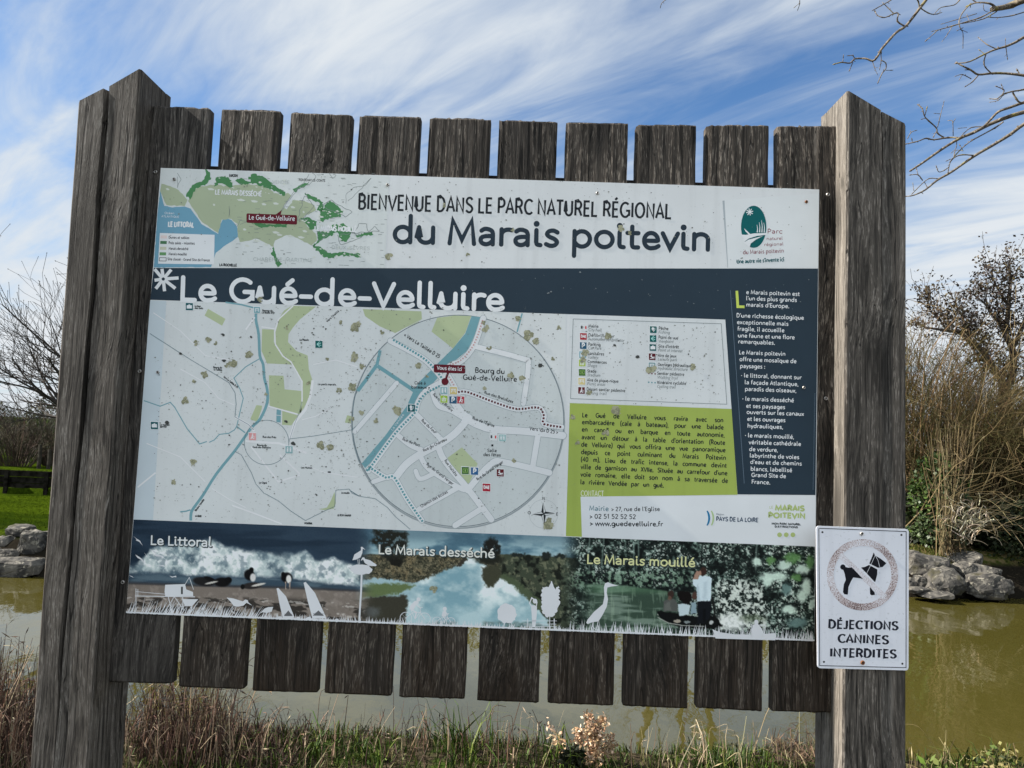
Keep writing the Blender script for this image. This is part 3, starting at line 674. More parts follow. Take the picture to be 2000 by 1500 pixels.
RIV = z4([(1097,95),(1090,200),(1115,330),(1125,520),(1155,600),(1165,720),(1190,820),(1190,940),(1130,1080),(1060,1150)])+z5([(1000,230),(900,370),(740,570),(620,760),(540,870),(515,920),(512,985)])
m = MB(); m.gline(catmull(RIV, 3), 5.4, 2.4); m.build('river_line', CANAL, vm)
for q, w in ((z4([(820,48),(960,68),(1080,98)]), 3), (z4([(1120,550),(1000,620),(895,720),(950,820),(978,900),(940,1060),(920,1150)])+z5([(900,180),(850,210),(765,220),(720,270),(675,290)]), 1.8),
             (z4([(95,920),(240,970),(330,935),(370,980),(480,1170)])+z5([(530,230),(590,305),(655,283)]), 2.0), (z5([(922,152),(995,205)]), 2.4), (z5([(418,908),(470,902),(510,890)]), 2.6), (z6([(1545,100),(1500,265)]), 3)): m = MB(); m.gline(q, w, 2.4); m.build('river_line', CANAL, vm)
for q in ([(1275,998),(1313,1002),(1312,1050),(1272,1046)], [(1272,1052),(1312,1056),(1310,1115),(1272,1110)]): m = MB(); m.gp(z4(q), 2.4); m.build('pond', CANAL, vm)
for q, w in ((z4([(1420,80),(1290,200),(1258,310),(1262,420),(1330,525),(1400,575),(1450,660),(1500,750),(1500,930)]), 2.6), (z4([(1140,265),(1260,285)]), 2.4), (z4([(1200,970),(1460,1040)]), 2.6),
             (z4([(1595,740),(1575,880),(1530,1000),(1440,1110)])+z5([(1430,140),(1390,260)]), 5), (z4([(905,1065),(1020,1130),(1060,1170)])+z5([(1075,190)]), 4), (z5([(1000,280),(1300,300),(1540,385)]), 4), (z5([(1050,330),(1180,500),(1290,640),(1480,580)]), 3),
             (z4([(180,140),(420,300),(640,520),(860,560)]), 1.6), (z4([(420,640),(640,760),(760,900),(900,960)]), 1.6), (z4([(1600,600),(1800,560),(1990,620)]), 1.6), (z4([(1760,980),(1620,1060),(1500,1090)]), 1.6), (z5([(120,300),(420,420),(560,560),(640,640)]), 1.6), (z5([(1500,480),(1700,560),(1990,600)]), 1.6), (z5([(700,700),(860,800),(1000,870)]), 1.4), (z5([(880,850),(1100,930),(1320,1015)]), 2.6), (z5([(40,690),(200,560)]), 3), (z4([(1080,180),(1000,290)]), 3), (z5([(1300,400),(1480,570)]), 3)): m = MB(); m.gline(q, w, 3); m.build('road_line', ROADW, vm)
m = MB()
m.gdots(z4([(150,325),(500,550),(850,760),(905,850),(915,950),(905,1065),(1020,1130),(1070,1180)]), 1.4, 2.2, 3.4, 1.6)
m.gdots(z5([(905,372),(960,400),(1050,560),(1090,660),(1160,740),(1290,810),(1400,900),(1530,985),(1700,900),(1790,860),(1800,715),(1920,705),(1940,740),(2000,765)])+z7([(20,720),(100,770),(240,790),(350,870),(420,950),(550,1062)]), 1.5, 2.4, 3.4, 1.6)
m.gdots(z4([(1500,930),(1470,1040)])+z5([(1440,110),(1395,250),(1380,300)]), 1.1, 2.2, 3.4, 1.3)
m.gline(z5([(1390,260),(1600,235),(1940,180),(2010,120)]), .9, 3.4); m.gline(z4([(2010,800),(1960,900),(1945,1160)])+z5([(1960,300),(2010,470)]), .8, 3.4)
m.gring(*z5([(1185,292)])[0], 43.5, .9, 3.4); m.build('trail_line', ink(84,112,124), vm)
m = MB()
def small(lst):
    for z, t, x, y, x1, dy in lst: T(m, t, *z([(x, y)])[0], *z([(x1, y+dy)])[0], 3.6, 4, .02)
small(((z4,'La Noue',547,88,600,2),(z4,'des bois',547,106,622,3),(z4,'Barrage de',1148,128,1238,3),(z4,"La Boule d'Or",1143,146,1258,3),(z4,'Bourg de',712,632,790,4),(z4,'la Taillée',716,652,790,4),(z4,'Le Plessis',1478,388,1560,2),(z4,'Le petit marais',1640,782,1800,4),
 (z5,'La maison',238,142,326,2),(z5,'garnier',240,158,300,2),(z5,'Bourg du',1100,322,1188,4),(z5,'Gué-de-Velluire',1060,340,1222,6),(z5,'Le Cigné',1118,656,1188,2),(z5,'MOUZEUIL',1520,1016,1592,2),(z5,'LE PETIT NAUTIER',1815,946,1935,3),(z5,'Le moulin',1850,746,1922,2),(z5,'LA VENISE',552,952,608,2),(z5,'Les Huttes',1490,522,1590,3),(z5,'Rue des Prés',1150,250,1270,4)))
T(m, 'Vers La Taillée D 25', *z4([(800,712)])[0], *z4([(925,810)])[0], 3.6, 4, .02); T(m, 'Vers Chaillé', *z4([(1725,225)])[0], *z4([(1830,128)])[0], 3.6, 4, .02); T(m, 'Rivière Vendée', *z5([(560,905)])[0], *z5([(635,800)])[0], 3.8, 4, .02)
for z, x, y in ((z5,1742,555), (z5,1355,103)): 
    q = z([(x, y)])[0]; m.gp([(q[0]-3, q[1]-1.6), (q[0]+3, q[1]-1.4), (q[0]+3, q[1]+1.6), (q[0]-3, q[1]+1.4)], 4)
m.build('place_names', ink(44,52,56), vm)
# ---- round inset of the village centre
CX, CY, CRR = 894.5, 822, 206.5
m = MB(); m.gring(CX, CY+2, CRR+1.2, 3.0, 2.6); m.build('inset_rim', ink(146,158,164), vm)
m = MB(); m.gdisc(CX, CY, CRR, 3.4, 96); m.build('inset_map', sheet_mat('inset_map_print', prt(191,202,206), .3), vm)
m = MB(); m.gring(CX, CY, CRR, 1.4, 4.0, 96); m.build('inset_outline', ink(104,118,126), vm)
for q in (z6([(790,140),(940,120),(1092,124),(1040,270),(930,412),(740,262)]), z7([(1010,335),(1150,480),(1060,690),(880,430)]), z6([(425,275),(525,222),(600,190),(660,150),(520,225)])): m = MB(); m.gp(q, 4.2); m.build('field', FIELD, vm)
m = MB()
m.gp(z6([(1096,125),(1175,132),(1150,240),(1060,430),(925,540),(780,690),(650,840),(600,905)])+z7([(430,240),(150,520),(120,478),(330,230)])+z6([(520,925),(575,800),(640,700),(820,520),(930,412),(1040,280)]), 4.4)
m.gline(z6([(285,428),(255,560)]), 6, 4.4); m.gline(z6([(255,560),(85,790)]), 7, 4.4); m.gline(z6([(262,568),(585,785)]), 7.5, 4.4)
m.build('river_line', ink(108,156,168), vm)
ROADS = [(z6([(375,345),(560,440),(690,520),(790,620),(850,700)]), 11), (z6([(845,700),(690,790),(620,890),(590,980),(420,1170)])+z7([(180,545)]), 10), (z7([(200,520),(330,600),(410,605),(520,790),(655,985)]), 10),
 (z6([(1200,142),(1120,380),(1010,520),(900,570),(855,690)]), 11), (z6([(880,640),(940,740),(970,800),(1060,800),(1300,890),(1500,950),(1680,935),(1740,1000),(1740,1080),(1895,1110)]), 10),
 (z6([(750,810),(800,920),(920,965),(1060,1050)]), 10), (z6([(930,880),(1060,1035),(1180,1100),(1300,1130),(1600,1150),(1905,1185)]), 14), (z6([(610,1000)])+z7([(840,280)]), 10), (z7([(1070,70),(960,200),(840,290),(650,390),(520,480),(430,590)]), 14),
 (z7([(450,235),(560,320),(700,375)]), 10), (z7([(800,330),(860,460),(1060,700),(1270,975)]), 12), (z7([(640,410),(720,530),(980,690),(1050,710)]), 10), (z7([(1060,715),(1270,480),(1400,470),(1785,560)]), 12), (z7([(630,885),(970,695)]), 10), (z7([(950,1028),(1175,885)]), 11),
 (z7([(1690,200),(1640,500)]), 11), (z6([(1130,395),(1540,500),(1600,560),(1555,900)]), 10), (z6([(430,720),(60,1150)]), 9), (z7([(600,545),(640,615),(745,575)]), 9), (z7([(225,640),(340,600)]), 9)]
m = MB()
for q, w in ROADS: m.gline(catmull(q, 4) if len(q) > 2 else q, w+1.8, 5, True)
m.build('road_edge', ink(150,164,170), vm)
m = MB()
for q, w in ROADS: m.gline(catmull(q, 4) if len(q) > 2 else q, w, 6, True)
m.build('road_line', ink(206,214,220), vm)
m = MB(); m.gdots(catmull(z6([(400,335),(560,430),(690,515),(790,620),(840,690)]), 3), 4.2, 6.2, 7, 3.6); m.gdots(catmull(z6([(815,745),(690,810),(620,900),(590,985),(420,1165)])+z7([(185,530)]), 3), 4.2, 6.2, 7, 3.6); m.gdots(catmull(z7([(165,545),(200,520),(330,600),(410,605),(520,790),(655,985)]), 3), 4.2, 6.2, 7, 3.6)
m.build('cycle_route', ink(84,146,156), vm)
m = MB(); m.gdots(catmull(z6([(1195,160),(1120,370),(1010,510),(900,560)]), 3), 3, 5.6, 7, 3); m.gdots(z6([(880,640),(940,740)]), 3, 5.6, 7, 3); m.build('walking_route', ink(186,150,152), vm)
m = MB(); m.gdots(catmull(z6([(975,800),(1060,800),(1300,890),(1500,950),(1680,935),(1735,1000),(1740,1080),(1895,1110)]), 3), 4, 6.2, 7, 3.6); m.build('walking_route', ink(84,26,34), vm)
m = MB(); NM = 7.4
def names(lst):
    for z, t, a, b, c in lst: T(m, t, *z([a])[0], *z([b])[0], c, NM, .008)
names(((z6,'Bourg du',(1125,628),(1390,640),10.6),(z6,'Gué-de-Velluire',(1015,690),(1500,708),10.6),(z6,'Cale à',(588,730),(690,734),6.4),(z6,'bateaux ■',(560,768),(728,772),6.4),(z6,'« Vers La Taillée D 25',(492,300),(805,500),7.2),(z6,'Rue de la Rivière',(748,825),(918,975),5.8),(z6,'Rue des Brelouzes',(1205,812),(1462,898),5.6),
 (z6,"Rue de l'Église",(1100,1040),(1295,1112),6),(z6,'Vers Vix D 25 >',(1608,1136),(1862,1172),7.4),(z7,'Rue du Four',(645,100),(770,215),6),(z7,'Rue du Port',(478,270),(632,332),6),(z7,'Rue du Chéreau',(672,376),(880,272),6),(z7,'Rue Maltête',(850,455),(955,595),6),(z7,'Rue du Grand Verger',(690,490),(925,672),6),
 (z7,'Rue du Grand Verger',(1150,632),(1380,472),6),(z7,'Chemin des écoles',(650,872),(888,738),6),(z7,'Salle',(1235,376),(1320,378),6.4),(z7,'des fêtes',(1200,412),(1355,418),6.4),(z7,'N',(1722,800),(1748,801),6),(z7,'O',(1592,928),(1622,929),6),(z7,'E',(1845,940),(1862,941),6)))
q = z7([(1280,318)])[0]; m.gp([(q[0]-2, q[1]-2), (q[0]+2, q[1]-2), (q[0]+2, q[1]+2), (q[0]-2, q[1]+2)], NM)
m.build('street_names', ink(34,40,44), vm)
m = MB(); T(m, 'La Vendée', *z7([(395,190)])[0], *z6([(500,1000)])[0], 5, NM); m.build('street_names', OFFW, vm)
m = MB(); (x0, y0), (x1, y1) = z6([(760,552), (1040,625)]); m.rrect(x0, y0, x1, y1, 3, 8, .036); m.gline(z6([(890,620),(862,700)]), 4.4, 8); m.gdisc(*z6([(860,706)])[0], 7, 8); m.build('here_bubble', MAROON, vm)
m = MB(); T(m, 'Vous êtes ici', *z6([(788,600)])[0], *z6([(1012,612)])[0], 7.6, 9, .012); m.build('bubble_lettering', OFFW, vm)
# compass rose
m = MB(); cx, cy = z7([(1735,925)])[0]
for k in range(4):
    a = math.radians(90*k+3); m.gp([(cx, cy), (cx+22*math.cos(a), cy-22*math.sin(a)), (cx+6*math.cos(a+.75), cy-6*math.sin(a+.75))], 3)
    m.gline([(cx, cy), (cx+22*math.cos(a), cy-22*math.sin(a)), (cx+6*math.cos(a-.75), cy-6*math.sin(a-.75)), (cx, cy)], .8, 3.4)
m.build('compass_rose', ink(40,46,50), vm)
m = MB(); m.gdots([(cx+28*math.cos(k*.1), cy+28*math.sin(k*.1)) for k in range(64)], .8, 2.2, 3, 1); m.build('compass_ring', GREY, vm)
# pictogram squares
def icon(parent, cx, cy, s, bg, fg, kind, layer=8):
    m = MB(); h = s/2+1; m.gp([(cx-h, cy-h-.04*h), (cx+h, cy-h+.04*h), (cx+h-.3, cy+h+.04*h), (cx-h-.3, cy+h-.04*h)], layer); m.build('pictogram_frame', OFFW, parent)
    m = MB(); h = s/2; m.gp([(cx-h, cy-h), (cx+h, cy-h+.04*s), (cx+h, cy+h+.04*s), (cx-h, cy+h)], layer+.8); m.build('pictogram', ink(*bg), parent)
    m = MB(); L = layer+1.6; k = s/14.0
    def g(pts): m.gp([(cx+a*k, cy+b*k) for a, b in pts], L)
    def l(pts, w=1.2): m.gline([(cx+a*k, cy+b*k) for a, b in pts], w*k, L)
    if kind == 'camera': g([(-5,-2.5),(-2,-2.5),(-1.2,-4),(1.2,-4),(2,-2.5),(5,-2.5),(5,4),(-5,4)])
    elif kind == 'view':
        for a in (-50, -20, 20, 50): l([(-4,0),(-4+9*math.cos(math.radians(a)), -9*math.sin(math.radians(a))*.8)], 1.3)
    elif kind == 'P': T(m, 'P', cx-3.2*k, cy+4.6*k, cx+3.4*k, cy+4.8*k, 9.4*k, L, .02)
    elif kind == 'DAE': T(m, 'DAE', cx-5.4*k, cy+2.6*k, cx+5.6*k, cy+3.0*k, 5.6*k, L, .02)
    elif kind == 'walk': m.gdisc(cx+.4*k, cy-4.6*k, 1.3*k, L, 10); l([(.2,-3),(-.6,.6),(-3,4.8)], 1.9); l([(-.6,.6),(2,4.8)], 1.7); l([(0,-2),(2.6,.2)], 1.2); l([(3.4,-1),(3.4,5)], .8)
    elif kind == 'toilet':
        for x in (-3, 3): m.gdisc(cx+x*k, cy-4*k, 1.2*k, L, 10); g([(x-1.6,-2.4),(x+1.6,-2.4),(x+1.2,4.6),(x-1.2,4.6)])
        l([(0,-5),(0,5)], .6)
    elif kind == 'table': l([(-5,-2.5),(5,-2.5)], 1.6); l([(-2.5,-2),(-4,4)], 1.2); l([(2.5,-2),(4,4)], 1.2); l([(-5.5,1),(5.5,1)], 1.0)
    elif kind == 'shop': l([(-4,-1),(-3,4),(3,4),(4,-1),(-4,-1)], 1.1); l([(0,-1),(0,4)], .9); l([(-3.5,1.5),(3.5,1.5)], .8); l([(-2,-1),(0,-4.4),(2,-1)], .8)
    elif kind == 'stadium': l([(-4.5,-3),(4.5,-3),(4.5,3.4),(-4.5,3.4),(-4.5,-3)], .8); l([(0,-3),(0,3.4)], .7); m.gdisc(cx, cy+.2*k, 1.3*k, L, 10)
    elif kind == 'fish': m.gdisc(cx-1*k, cy-2*k, 2.6*k, L, 12, 3.2*k); g([(-2.6,0),(.4,0),(1.4,4.6),(-2.4,4.6)]); l([(2,3),(3.4,0),(3.2,-4)], 1.2)
    elif kind == 'play': m.gdisc(cx-1.6*k, cy-3.6*k, 1.4*k, L, 10); l([(-4,-.6),(-1.6,-1),(.2,2),(5,1)], 2.0); l([(-4.6,3.6),(5,4.4)], 1.0)
    elif kind == 'lock': l([(-3.6,4.4),(-3.6,-3),(3.6,-3),(3.6,4.4)], 1.4); l([(-3.6,.6),(3.6,.6)], 1.2)
    elif kind == 'hall': g([(-6,-3),(-2.4,-2.9),(-2.4,3.2),(-6,3)]); 
    m.build('pictogram_figure', ink(*fg), parent)
    if kind == 'hall':
        m = MB(); m.gp([(cx+3*k, cy-2.4*k), (cx+6*k, cy-2.2*k), (cx+6*k, cy+3.8*k), (cx+3*k, cy+3.6*k)], L); m.build('pictogram_figure', ink(196,70,74), parent)
W_ = (212,220,226); DT = (10,84,92)
for z, x, y, s, bgc, fg, kd in ((z4,500,85,14,DT,W_,'camera'),(z5,190,140,14,DT,W_,'camera'),(z4,1650,420,14,(8,88,88),(150,206,204),'view'),(z4,1100,115,12,(120,164,174),W_,'lock'),(z5,1060,238,14,(206,150,152),W_,'walk'),(z5,1385,355,14,(132,170,176),W_,'toilet'),
    (z6,850,785,14,(136,174,182),W_,'toilet'),(z6,935,785,14,(196,182,124),W_,'table'),(z6,850,860,14,(150,184,70),W_,'shop'),(z6,930,868,14,(44,86,118),W_,'P'),(z6,1000,868,14,(168,66,76),W_,'walk'),(z6,562,940,14,DT,W_,'fish'),
    (z7,1290,240,13,(204,213,218),(70,76,82),'hall'),(z7,1370,250,13,(140,182,184),W_,'toilet'),(z7,1040,540,14,(62,104,52),(150,184,110),'stadium'),(z7,1122,545,14,(44,92,140),W_,'P'),(z7,1350,560,14,(92,26,34),W_,'play'),(z7,1228,690,15,(158,40,58),W_,'DAE')):
    icon(vm, *z([(x, y)])[0], s, bgc, fg, kd)
# ---- legend
m = MB(); m.gp([(1113.5,613.8), (1416.6,624.2), (1428.6,797.5), (1107.5,786)], 1); legend = m.build('legend_box', sheet_mat('legend_print', prt(203,212,217), .2), sign)
m = MB(); m.gline(z8([(115,135),(1815,190),(1880,1115),(85,1050),(115,135)]), 1.1, 2); m.build('legend_border', ink(110,122,128), legend)
LEG = [(235,230,'hall',(204,213,218),(60,66,72),'Mairie','City hall',285,405,438),(232,335,'DAE',(158,44,52),W_,'Défibrillateur','Automated defibrillator',285,590,700),(230,440,'P',(36,84,112),W_,'Parking','Car Park',283,428,438),(222,545,'toilet',(120,164,176),W_,'Sanitaires','Toilets',278,470,398),
 (218,640,'shop',(160,184,90),W_,'Commerces','Shops',275,500,388),(217,748,'stadium',(58,100,44),(150,184,110),'Stade','Stadium',272,380,425),(213,850,'table',(196,186,134),W_,'Aire de pique-nique','Picnic areas',270,635,482),(210,955,'walk',(92,30,34),W_,'Départ sentier pédestre','Hiking trail',265,712,498),
 (1035,257,'fish',(8,88,88),W_,'Pêche','Fishing',1092,1208,1222),(1032,360,'view',(8,88,88),(150,206,204),'Point de vue','Viewpoint',1090,1320,1265),(1030,462,'camera',(8,84,86),W_,"Site d'intérêt",'Point of interest',1087,1330,1368),(1022,568,'play',(84,24,34),W_,'Aire de jeux','Leisure park',1083,1300,1305),
 (1020,672,'lock',(120,150,156),W_,'Ouvrages hydrauliques','Hydraulic structure',1082,1490,1428)]
ml = MB(); mi = MB()
for x, y, kd, bgc, fg, t1, t2, tx, e1, e2 in LEG:
    icon(legend, *z8([(x, y)])[0], 13, bgc, fg, kd, 2)
    T(ml, t1, *z8([(tx+4, y+2)])[0], *z8([(e1, y+2+(e1-tx)*.045)])[0], 6.2, 3, .012); T(mi, t2, *z8([(tx+2, y+46)])[0], *z8([(e2, y+46+(e2-tx)*.045)])[0], 6.0, 3, .0, .2)
for t1, t2, y, e1, e2 in (('Sentier pédestre','Walking trail',776,1390,1310), ('Itinéraire cyclable','Cycling trail',880,1412,1290)):
    T(ml, t1, *z8([(1078, y)])[0], *z8([(e1, y+14)])[0], 6.2, 3, .012); T(mi, t2, *z8([(1076, y+46)])[0], *z8([(e2, y+56)])[0], 6.0, 3, 0, .2)
ml.build('legend_lettering', ink(52,60,64), legend); mi.build('legend_translation', ink(112,122,126), legend)
m = MB(); m.gdots(z8([(975,862),(1055,868)]), 2.6, 6.2, 3, 2.6); m.build('route_sample', ink(84,140,152), legend)
m = MB(); m.gdots(z8([(975,760),(1055,766)]), 2.6, 6.2, 3, 2.6); m.build('route_sample', MAROON, legend)
# ---- green text block
m = MB(); m.gp([(1113,787.2), (1428.8,798.8), (1440.4,966.4), (1134,970), (1136.5,1048.6), (1105.2,1047)], 1.6); gb = m.build('green_text_block', sheet_mat('green_print', prt(150,171,84), .2), sign)
GT = ['Le Gué de Velluire vous ravira avec son', 'embarcadère (cale à bateaux), pour une balade', 'en canoë ou en barque en toute autonomie,', "avant un détour à la table d'orientation (Route", 'de Velluire) qui vous offrira une vue panoramique', 'depuis ce point culminant du Marais Poitevin', '(40 m). Lieu de trafic intense, la commune devint', "ville de garnison au XVIIe. Située au carrefour d'une", 'voie romaine, elle doit son nom à sa traversée de', 'la rivière Vendée par un gué.']
m = MB(); z9 = Z(1100, 780, 5.714)
ends = [(210,200,1787,258),(208,278,1790,338),(205,360,1802,425),(203,445,1807,510),(200,528,1812,592),(198,612,1816,678),(196,695,1825,765),(194,778,1832,850),(192,862,1838,935),(190,948,1122,985)]
for t, (x, y, x1, y1) in zip(GT, ends):
    ws = t.split(' '); widths = [sum(GL[c][0]+.02 for c in w)-.02 for w in ws]
    cap = 9.4; (ax, ay), (bx, by) = z9([(x, y), (x1, y1)]); L = math.hypot(bx-ax, by-ay); k = cap*.96; tot = sum(widths)*k; n_ = max(1, len(ws)-1); gap = (L-tot)/n_
    if gap < 2.2: k *= (L-2.2*n_)/tot; gap = 2.2
    pen = 0
    for w, ww in zip(ws, widths):
        u0, u1 = pen/L, (pen+ww*k)/L; T(m, w, lerp(ax, bx, u0), lerp(ay, by, u0), lerp(ax, bx, u1), lerp(ay, by, u1), cap, 2.4, .0138); pen += ww*k+gap
m.build('block_lettering', BLACK, gb)
m = MB(); T(m, 'CONTACT', 1134, 969, 1179.5, 969.6, 11.2, 2.4); m.build('contact_heading', ink(206,216,196), gb)
# ---- contact strip
m = MB(); m.gp([(1134,970.2), (1592.6,967.4), (1591.6,1067.4), (1136.6,1048.8)], 1.6); cb = m.build('contact_strip', ink(205,214,221), sign)
m = MB(); T(m, 'Mairie', 1150.5, 997.5, 1189, 998.5, 10, 2.4); m.build('contact_lettering', ink(24,98,116), cb)
m = MB(); T(m, "> 27, rue de l'Eglise", 1193.5, 998.5, 1289, 998.2, 8.4, 2.4, .010); T(m, '> 02 51 52 52 52', 1151, 1013, 1242, 1014, 9.2, 2.4, .012); T(m, '> www.guedevelluire.fr', 1151.5, 1027, 1295, 1028.4, 9.6, 2.4, .014); m.build('contact_lettering', ink(34,40,44), cb)
def arcp(cx, cy, r, a0, a1, n=12): return [(cx+r*math.cos(math.radians(a0+(a1-a0)*k/n)), cy-r*math.sin(math.radians(a0+(a1-a0)*k/n))) for k in range(n+1)]
m = MB(); m.gp(arcp(1362, 1012, 25, 36, -36)+arcp(1352, 1012, 31, -27, 27), 2.4); m.build('region_logo', ink(24,112,158), cb)
m = MB(); m.gp(arcp(1370, 1012, 25, 36, -36)+arcp(1361, 1012, 30.5, -27, 27), 2.4); m.build('region_logo', ink(160,186,140), cb)
m = MB(); T(m, 'PAYS DE LA LOIRE', 1398.5, 1017.5, 1481, 1020, 8.4, 2.4, .016); T(m, 'Région', 1399, 1006, 1414, 1006.5, 3.6, 2.4); m.build('logo_lettering', ink(44,66,92), cb)
m = MB(); T(m, 'LE', 1502.5, 993.5, 1510, 993.6, 5.5, 2.4); T(m, 'MARAIS', 1513.5, 997.5, 1571, 998.2, 10.2, 2.4, .025); T(m, 'POITEVIN', 1500, 1011.5, 1573, 1012.5, 10.2, 2.4, .025)
for x in (1522.5, 1535.5, 1548.5): m.gdisc(x, 1044.5, 4.6, 2.4, 16)
m.build('logo_lettering', ink(160,180,118), cb)
m = MB(); T(m, 'MON PARC NATUREL', 1507, 1024.5, 1564, 1026, 3.6, 2.4, .03); T(m, "D'ATTRACTIONS", 1513, 1030.5, 1558, 1031.5, 3.6, 2.4, .03); m.build('logo_lettering', ink(66,74,78), cb)
# ---- photo strip: a printed picture painted into the sheet's colour (three landscapes side by side)
def vnoise(x, y, seed=0):
    xi = np.floor(x).astype(np.int64); yi = np.floor(y).astype(np.int64); fx = x-xi; fy = y-yi
    fx = fx*fx*(3-2*fx); fy = fy*fy*(3-2*fy)
    def h(a, b):
        n = (a*374761393+b*668265263+seed*974711) & 0x7fffffff; n = ((n ^ (n >> 13))*1274126177) & 0x7fffffff
        return ((n ^ (n >> 16)) & 0xffff)/65535.0
    return (h(xi, yi)*(1-fx)+h(xi+1, yi)*fx)*(1-fy)+(h(xi, yi+1)*(1-fx)+h(xi+1, yi+1)*fx)*fy
def fbm(x, y, sc, oct_=4, seed=0, sx=1.0, sy=1.0):
    v = 0; a = .5; t = 0
    for o in range(oct_):
        v = v+a*vnoise(x*sx/sc*2**o+17*o, y*sy/sc*2**o+9*o, seed+o); t += a; a *= .55
    return v/t
NXg, NYg = 1100, 160
U, V = np.meshgrid(np.linspace(0, 1, NXg), np.linspace(0, 1, NYg))
tl, tr_, br_, bl_ = [P(q[0], q[1], 0) for q in ((261,1014.6), (1591.6,1067.6), (1591,1252), (246,1197))]
WX = (tl.x*(1-U)+tr_.x*U)*(1-V)+(bl_.x*(1-U)+br_.x*U)*V; WZ = (tl.z*(1-U)+tr_.z*U)*(1-V)+(bl_.z*(1-U)+br_.z*U)*V
dx, dy, dz = WX-CAM.x, -CAM.y, WZ-CAM.z
dep = dx*CF.x+dy*CF.y+dz*CF.z
X = 1000+FPX*(dx*CR.x+dy*CR.y+dz*CR.z)/dep; Y = 750-FPX*(dx*CU.x+dy*CU.y+dz*CU.z)/dep
IM = np.zeros((NYg, NXg, 3))
def paint(mask, col):
    mask = np.clip(mask, 0, 1)[..., None]; IM[:] = IM*(1-mask)+np.asarray(col, float)*mask
def ss(v, a, b):
    t = np.clip((v-a)/(b-a), 0, 1); return t*t*(3-2*t)
def curve(pts): return np.interp(X, [p[0] for p in pts], [p[1] for p in pts])
JIT = [0.0]
def jx(): return X+(JX-.5)*JIT[0], Y+(JY-.5)*JIT[0]
def ell(cx, cy, rx, ry, soft=.3, ang=0.0):
    X, Y = jx()
    a = math.radians(ang); u = (X-cx)*math.cos(a)+(Y-cy)*math.sin(a); v = -(X-cx)*math.sin(a)+(Y-cy)*math.cos(a)
    return 1-ss(np.sqrt((u/rx)**2+(v/ry)**2), 1-soft, 1+soft)
def pmask(pts, soft=1.0):
    X, Y = jx()
    inside = np.zeros_like(X, bool); dmin = np.full_like(X, 1e9); n = len(pts)
    for i in range(n):
        (x0, y0), (x1, y1) = pts[i], pts[(i+1) % n]
        c = ((y0 > Y) != (y1 > Y)) & (X < (x1-x0)*(Y-y0)/((y1-y0) if y1 != y0 else 1e-9)+x0); inside ^= c
        L2 = (x1-x0)**2+(y1-y0)**2+1e-9; t = np.clip(((X-x0)*(x1-x0)+(Y-y0)*(y1-y0))/L2, 0, 1)
        dmin = np.minimum(dmin, np.hypot(X-x0-t*(x1-x0), Y-y0-t*(y1-y0)))
    s_ = np.where(inside, dmin, -dmin); return ss(s_, -soft, soft)
JX = fbm(X, Y, 4.5, 3, 71); JY = fbm(X, Y, 4.5, 3, 72); A = np.array
# 1 the coast
n1 = fbm(X, Y, 60, 4, 1, .5, 1.6); n2 = fbm(X, Y, 26, 5, 2); n3 = fbm(X, Y, 9, 4, 3)
paint(np.ones_like(X), (44, 60, 76)); paint(n1*.5-.1, (74, 92, 106)); paint(ss(fbm(X,Y,50,3,8,.3,2.5),.5,.75)*.6, (30, 44, 58))
ft = curve([(246,1106),(270,1100),(293,1073),(329,1064),(385,1055),(416,1054),(456,1068),(488,1076),(533,1078),(575,1082),(597,1070),(615,1090),(653,1090),(698,1104),(740,1112)])+(n2-.5)*16
fb = curve([(246,1118),(383,1124),(465,1128),(559,1129),(606,1136),(740,1150)])+(n2-.5)*8
foam = ss(Y, ft-3, ft+9)*(1-ss(Y, fb-7, fb+4)); tone = fbm(X, Y, 34, 5, 5)
paint(foam*(.35+.65*ss(tone, .30, .55)), (172, 188, 190)); paint(foam*ss(tone, .50, .64)*ss(n3, .30, .62), (226, 231, 231)); paint(foam*ss(tone, .46, .26)*.85, (84, 106, 118)); paint(foam*ss(fbm(X, Y, 5, 3, 14), .55, .72)*.45, (206, 214, 216)); paint(foam*ss(fbm(X, Y, 11, 4, 15), .50, .30)*.5, (70, 92, 106))
wash = ss(Y, fb-2, fb+5); paint(wash*.75, (66, 84, 98)); paint(wash*ss(fbm(X,Y,30,3,9,.4,3),.5,.7)*.4, (120, 140, 148))
sd = curve([(246,1139),(394,1144),(560,1148),(720,1155)]); sand = ss(Y, sd-2, sd+3)
paint(sand, (118, 112, 106)); paint(sand*ss(n3, .45, .75)*.5, (148, 142, 136)); paint(ss(Y, sd-6, sd)*(1-ss(Y, sd, sd+4))*.7, (58, 56, 58))
deb = ss(Y, sd+14, sd+30)*ss(fbm(X,Y,14,4,12,.6,1.6), .50, .60); paint(deb*.85, (48, 46, 44)); paint(ss(Y, sd+16, sd+30)*ss(fbm(X,Y,7,3,13,.7,1.5), .66, .74)*.8, (176, 174, 170))
for cx, cy, rx, ry, c, an in ((398,1136,22,8.5,(36,36,38),8),(410,1131,12,4,(22,22,24),20),(434,1137,16,9,(20,20,22),0),(446,1133,7,6,(16,16,18),0),(487,1123,10,11,(20,20,23),-30),(491,1113,4.6,5,(16,16,18),0),(494,1128,5.5,8,(196,198,198),0),
      (492,1144,18,6.5,(48,46,46),-4),(474,1146,4,5,(22,22,22),0),(505,1142,14,2.2,(190,190,186),-12),(560,1128,11,10,(18,18,21),0),(553,1122,4,5,(16,16,18),0),(564,1131,5,8,(206,208,206),0),(413,1138,13,1.8,(176,176,172),-12)): paint(ell(cx, cy, rx, ry, .22, an), c)
for x in (558, 566): paint((np.abs(X-x) < .9)*(Y > 1136)*(Y < 1151), (150, 140, 132))
JIT[0] = 9
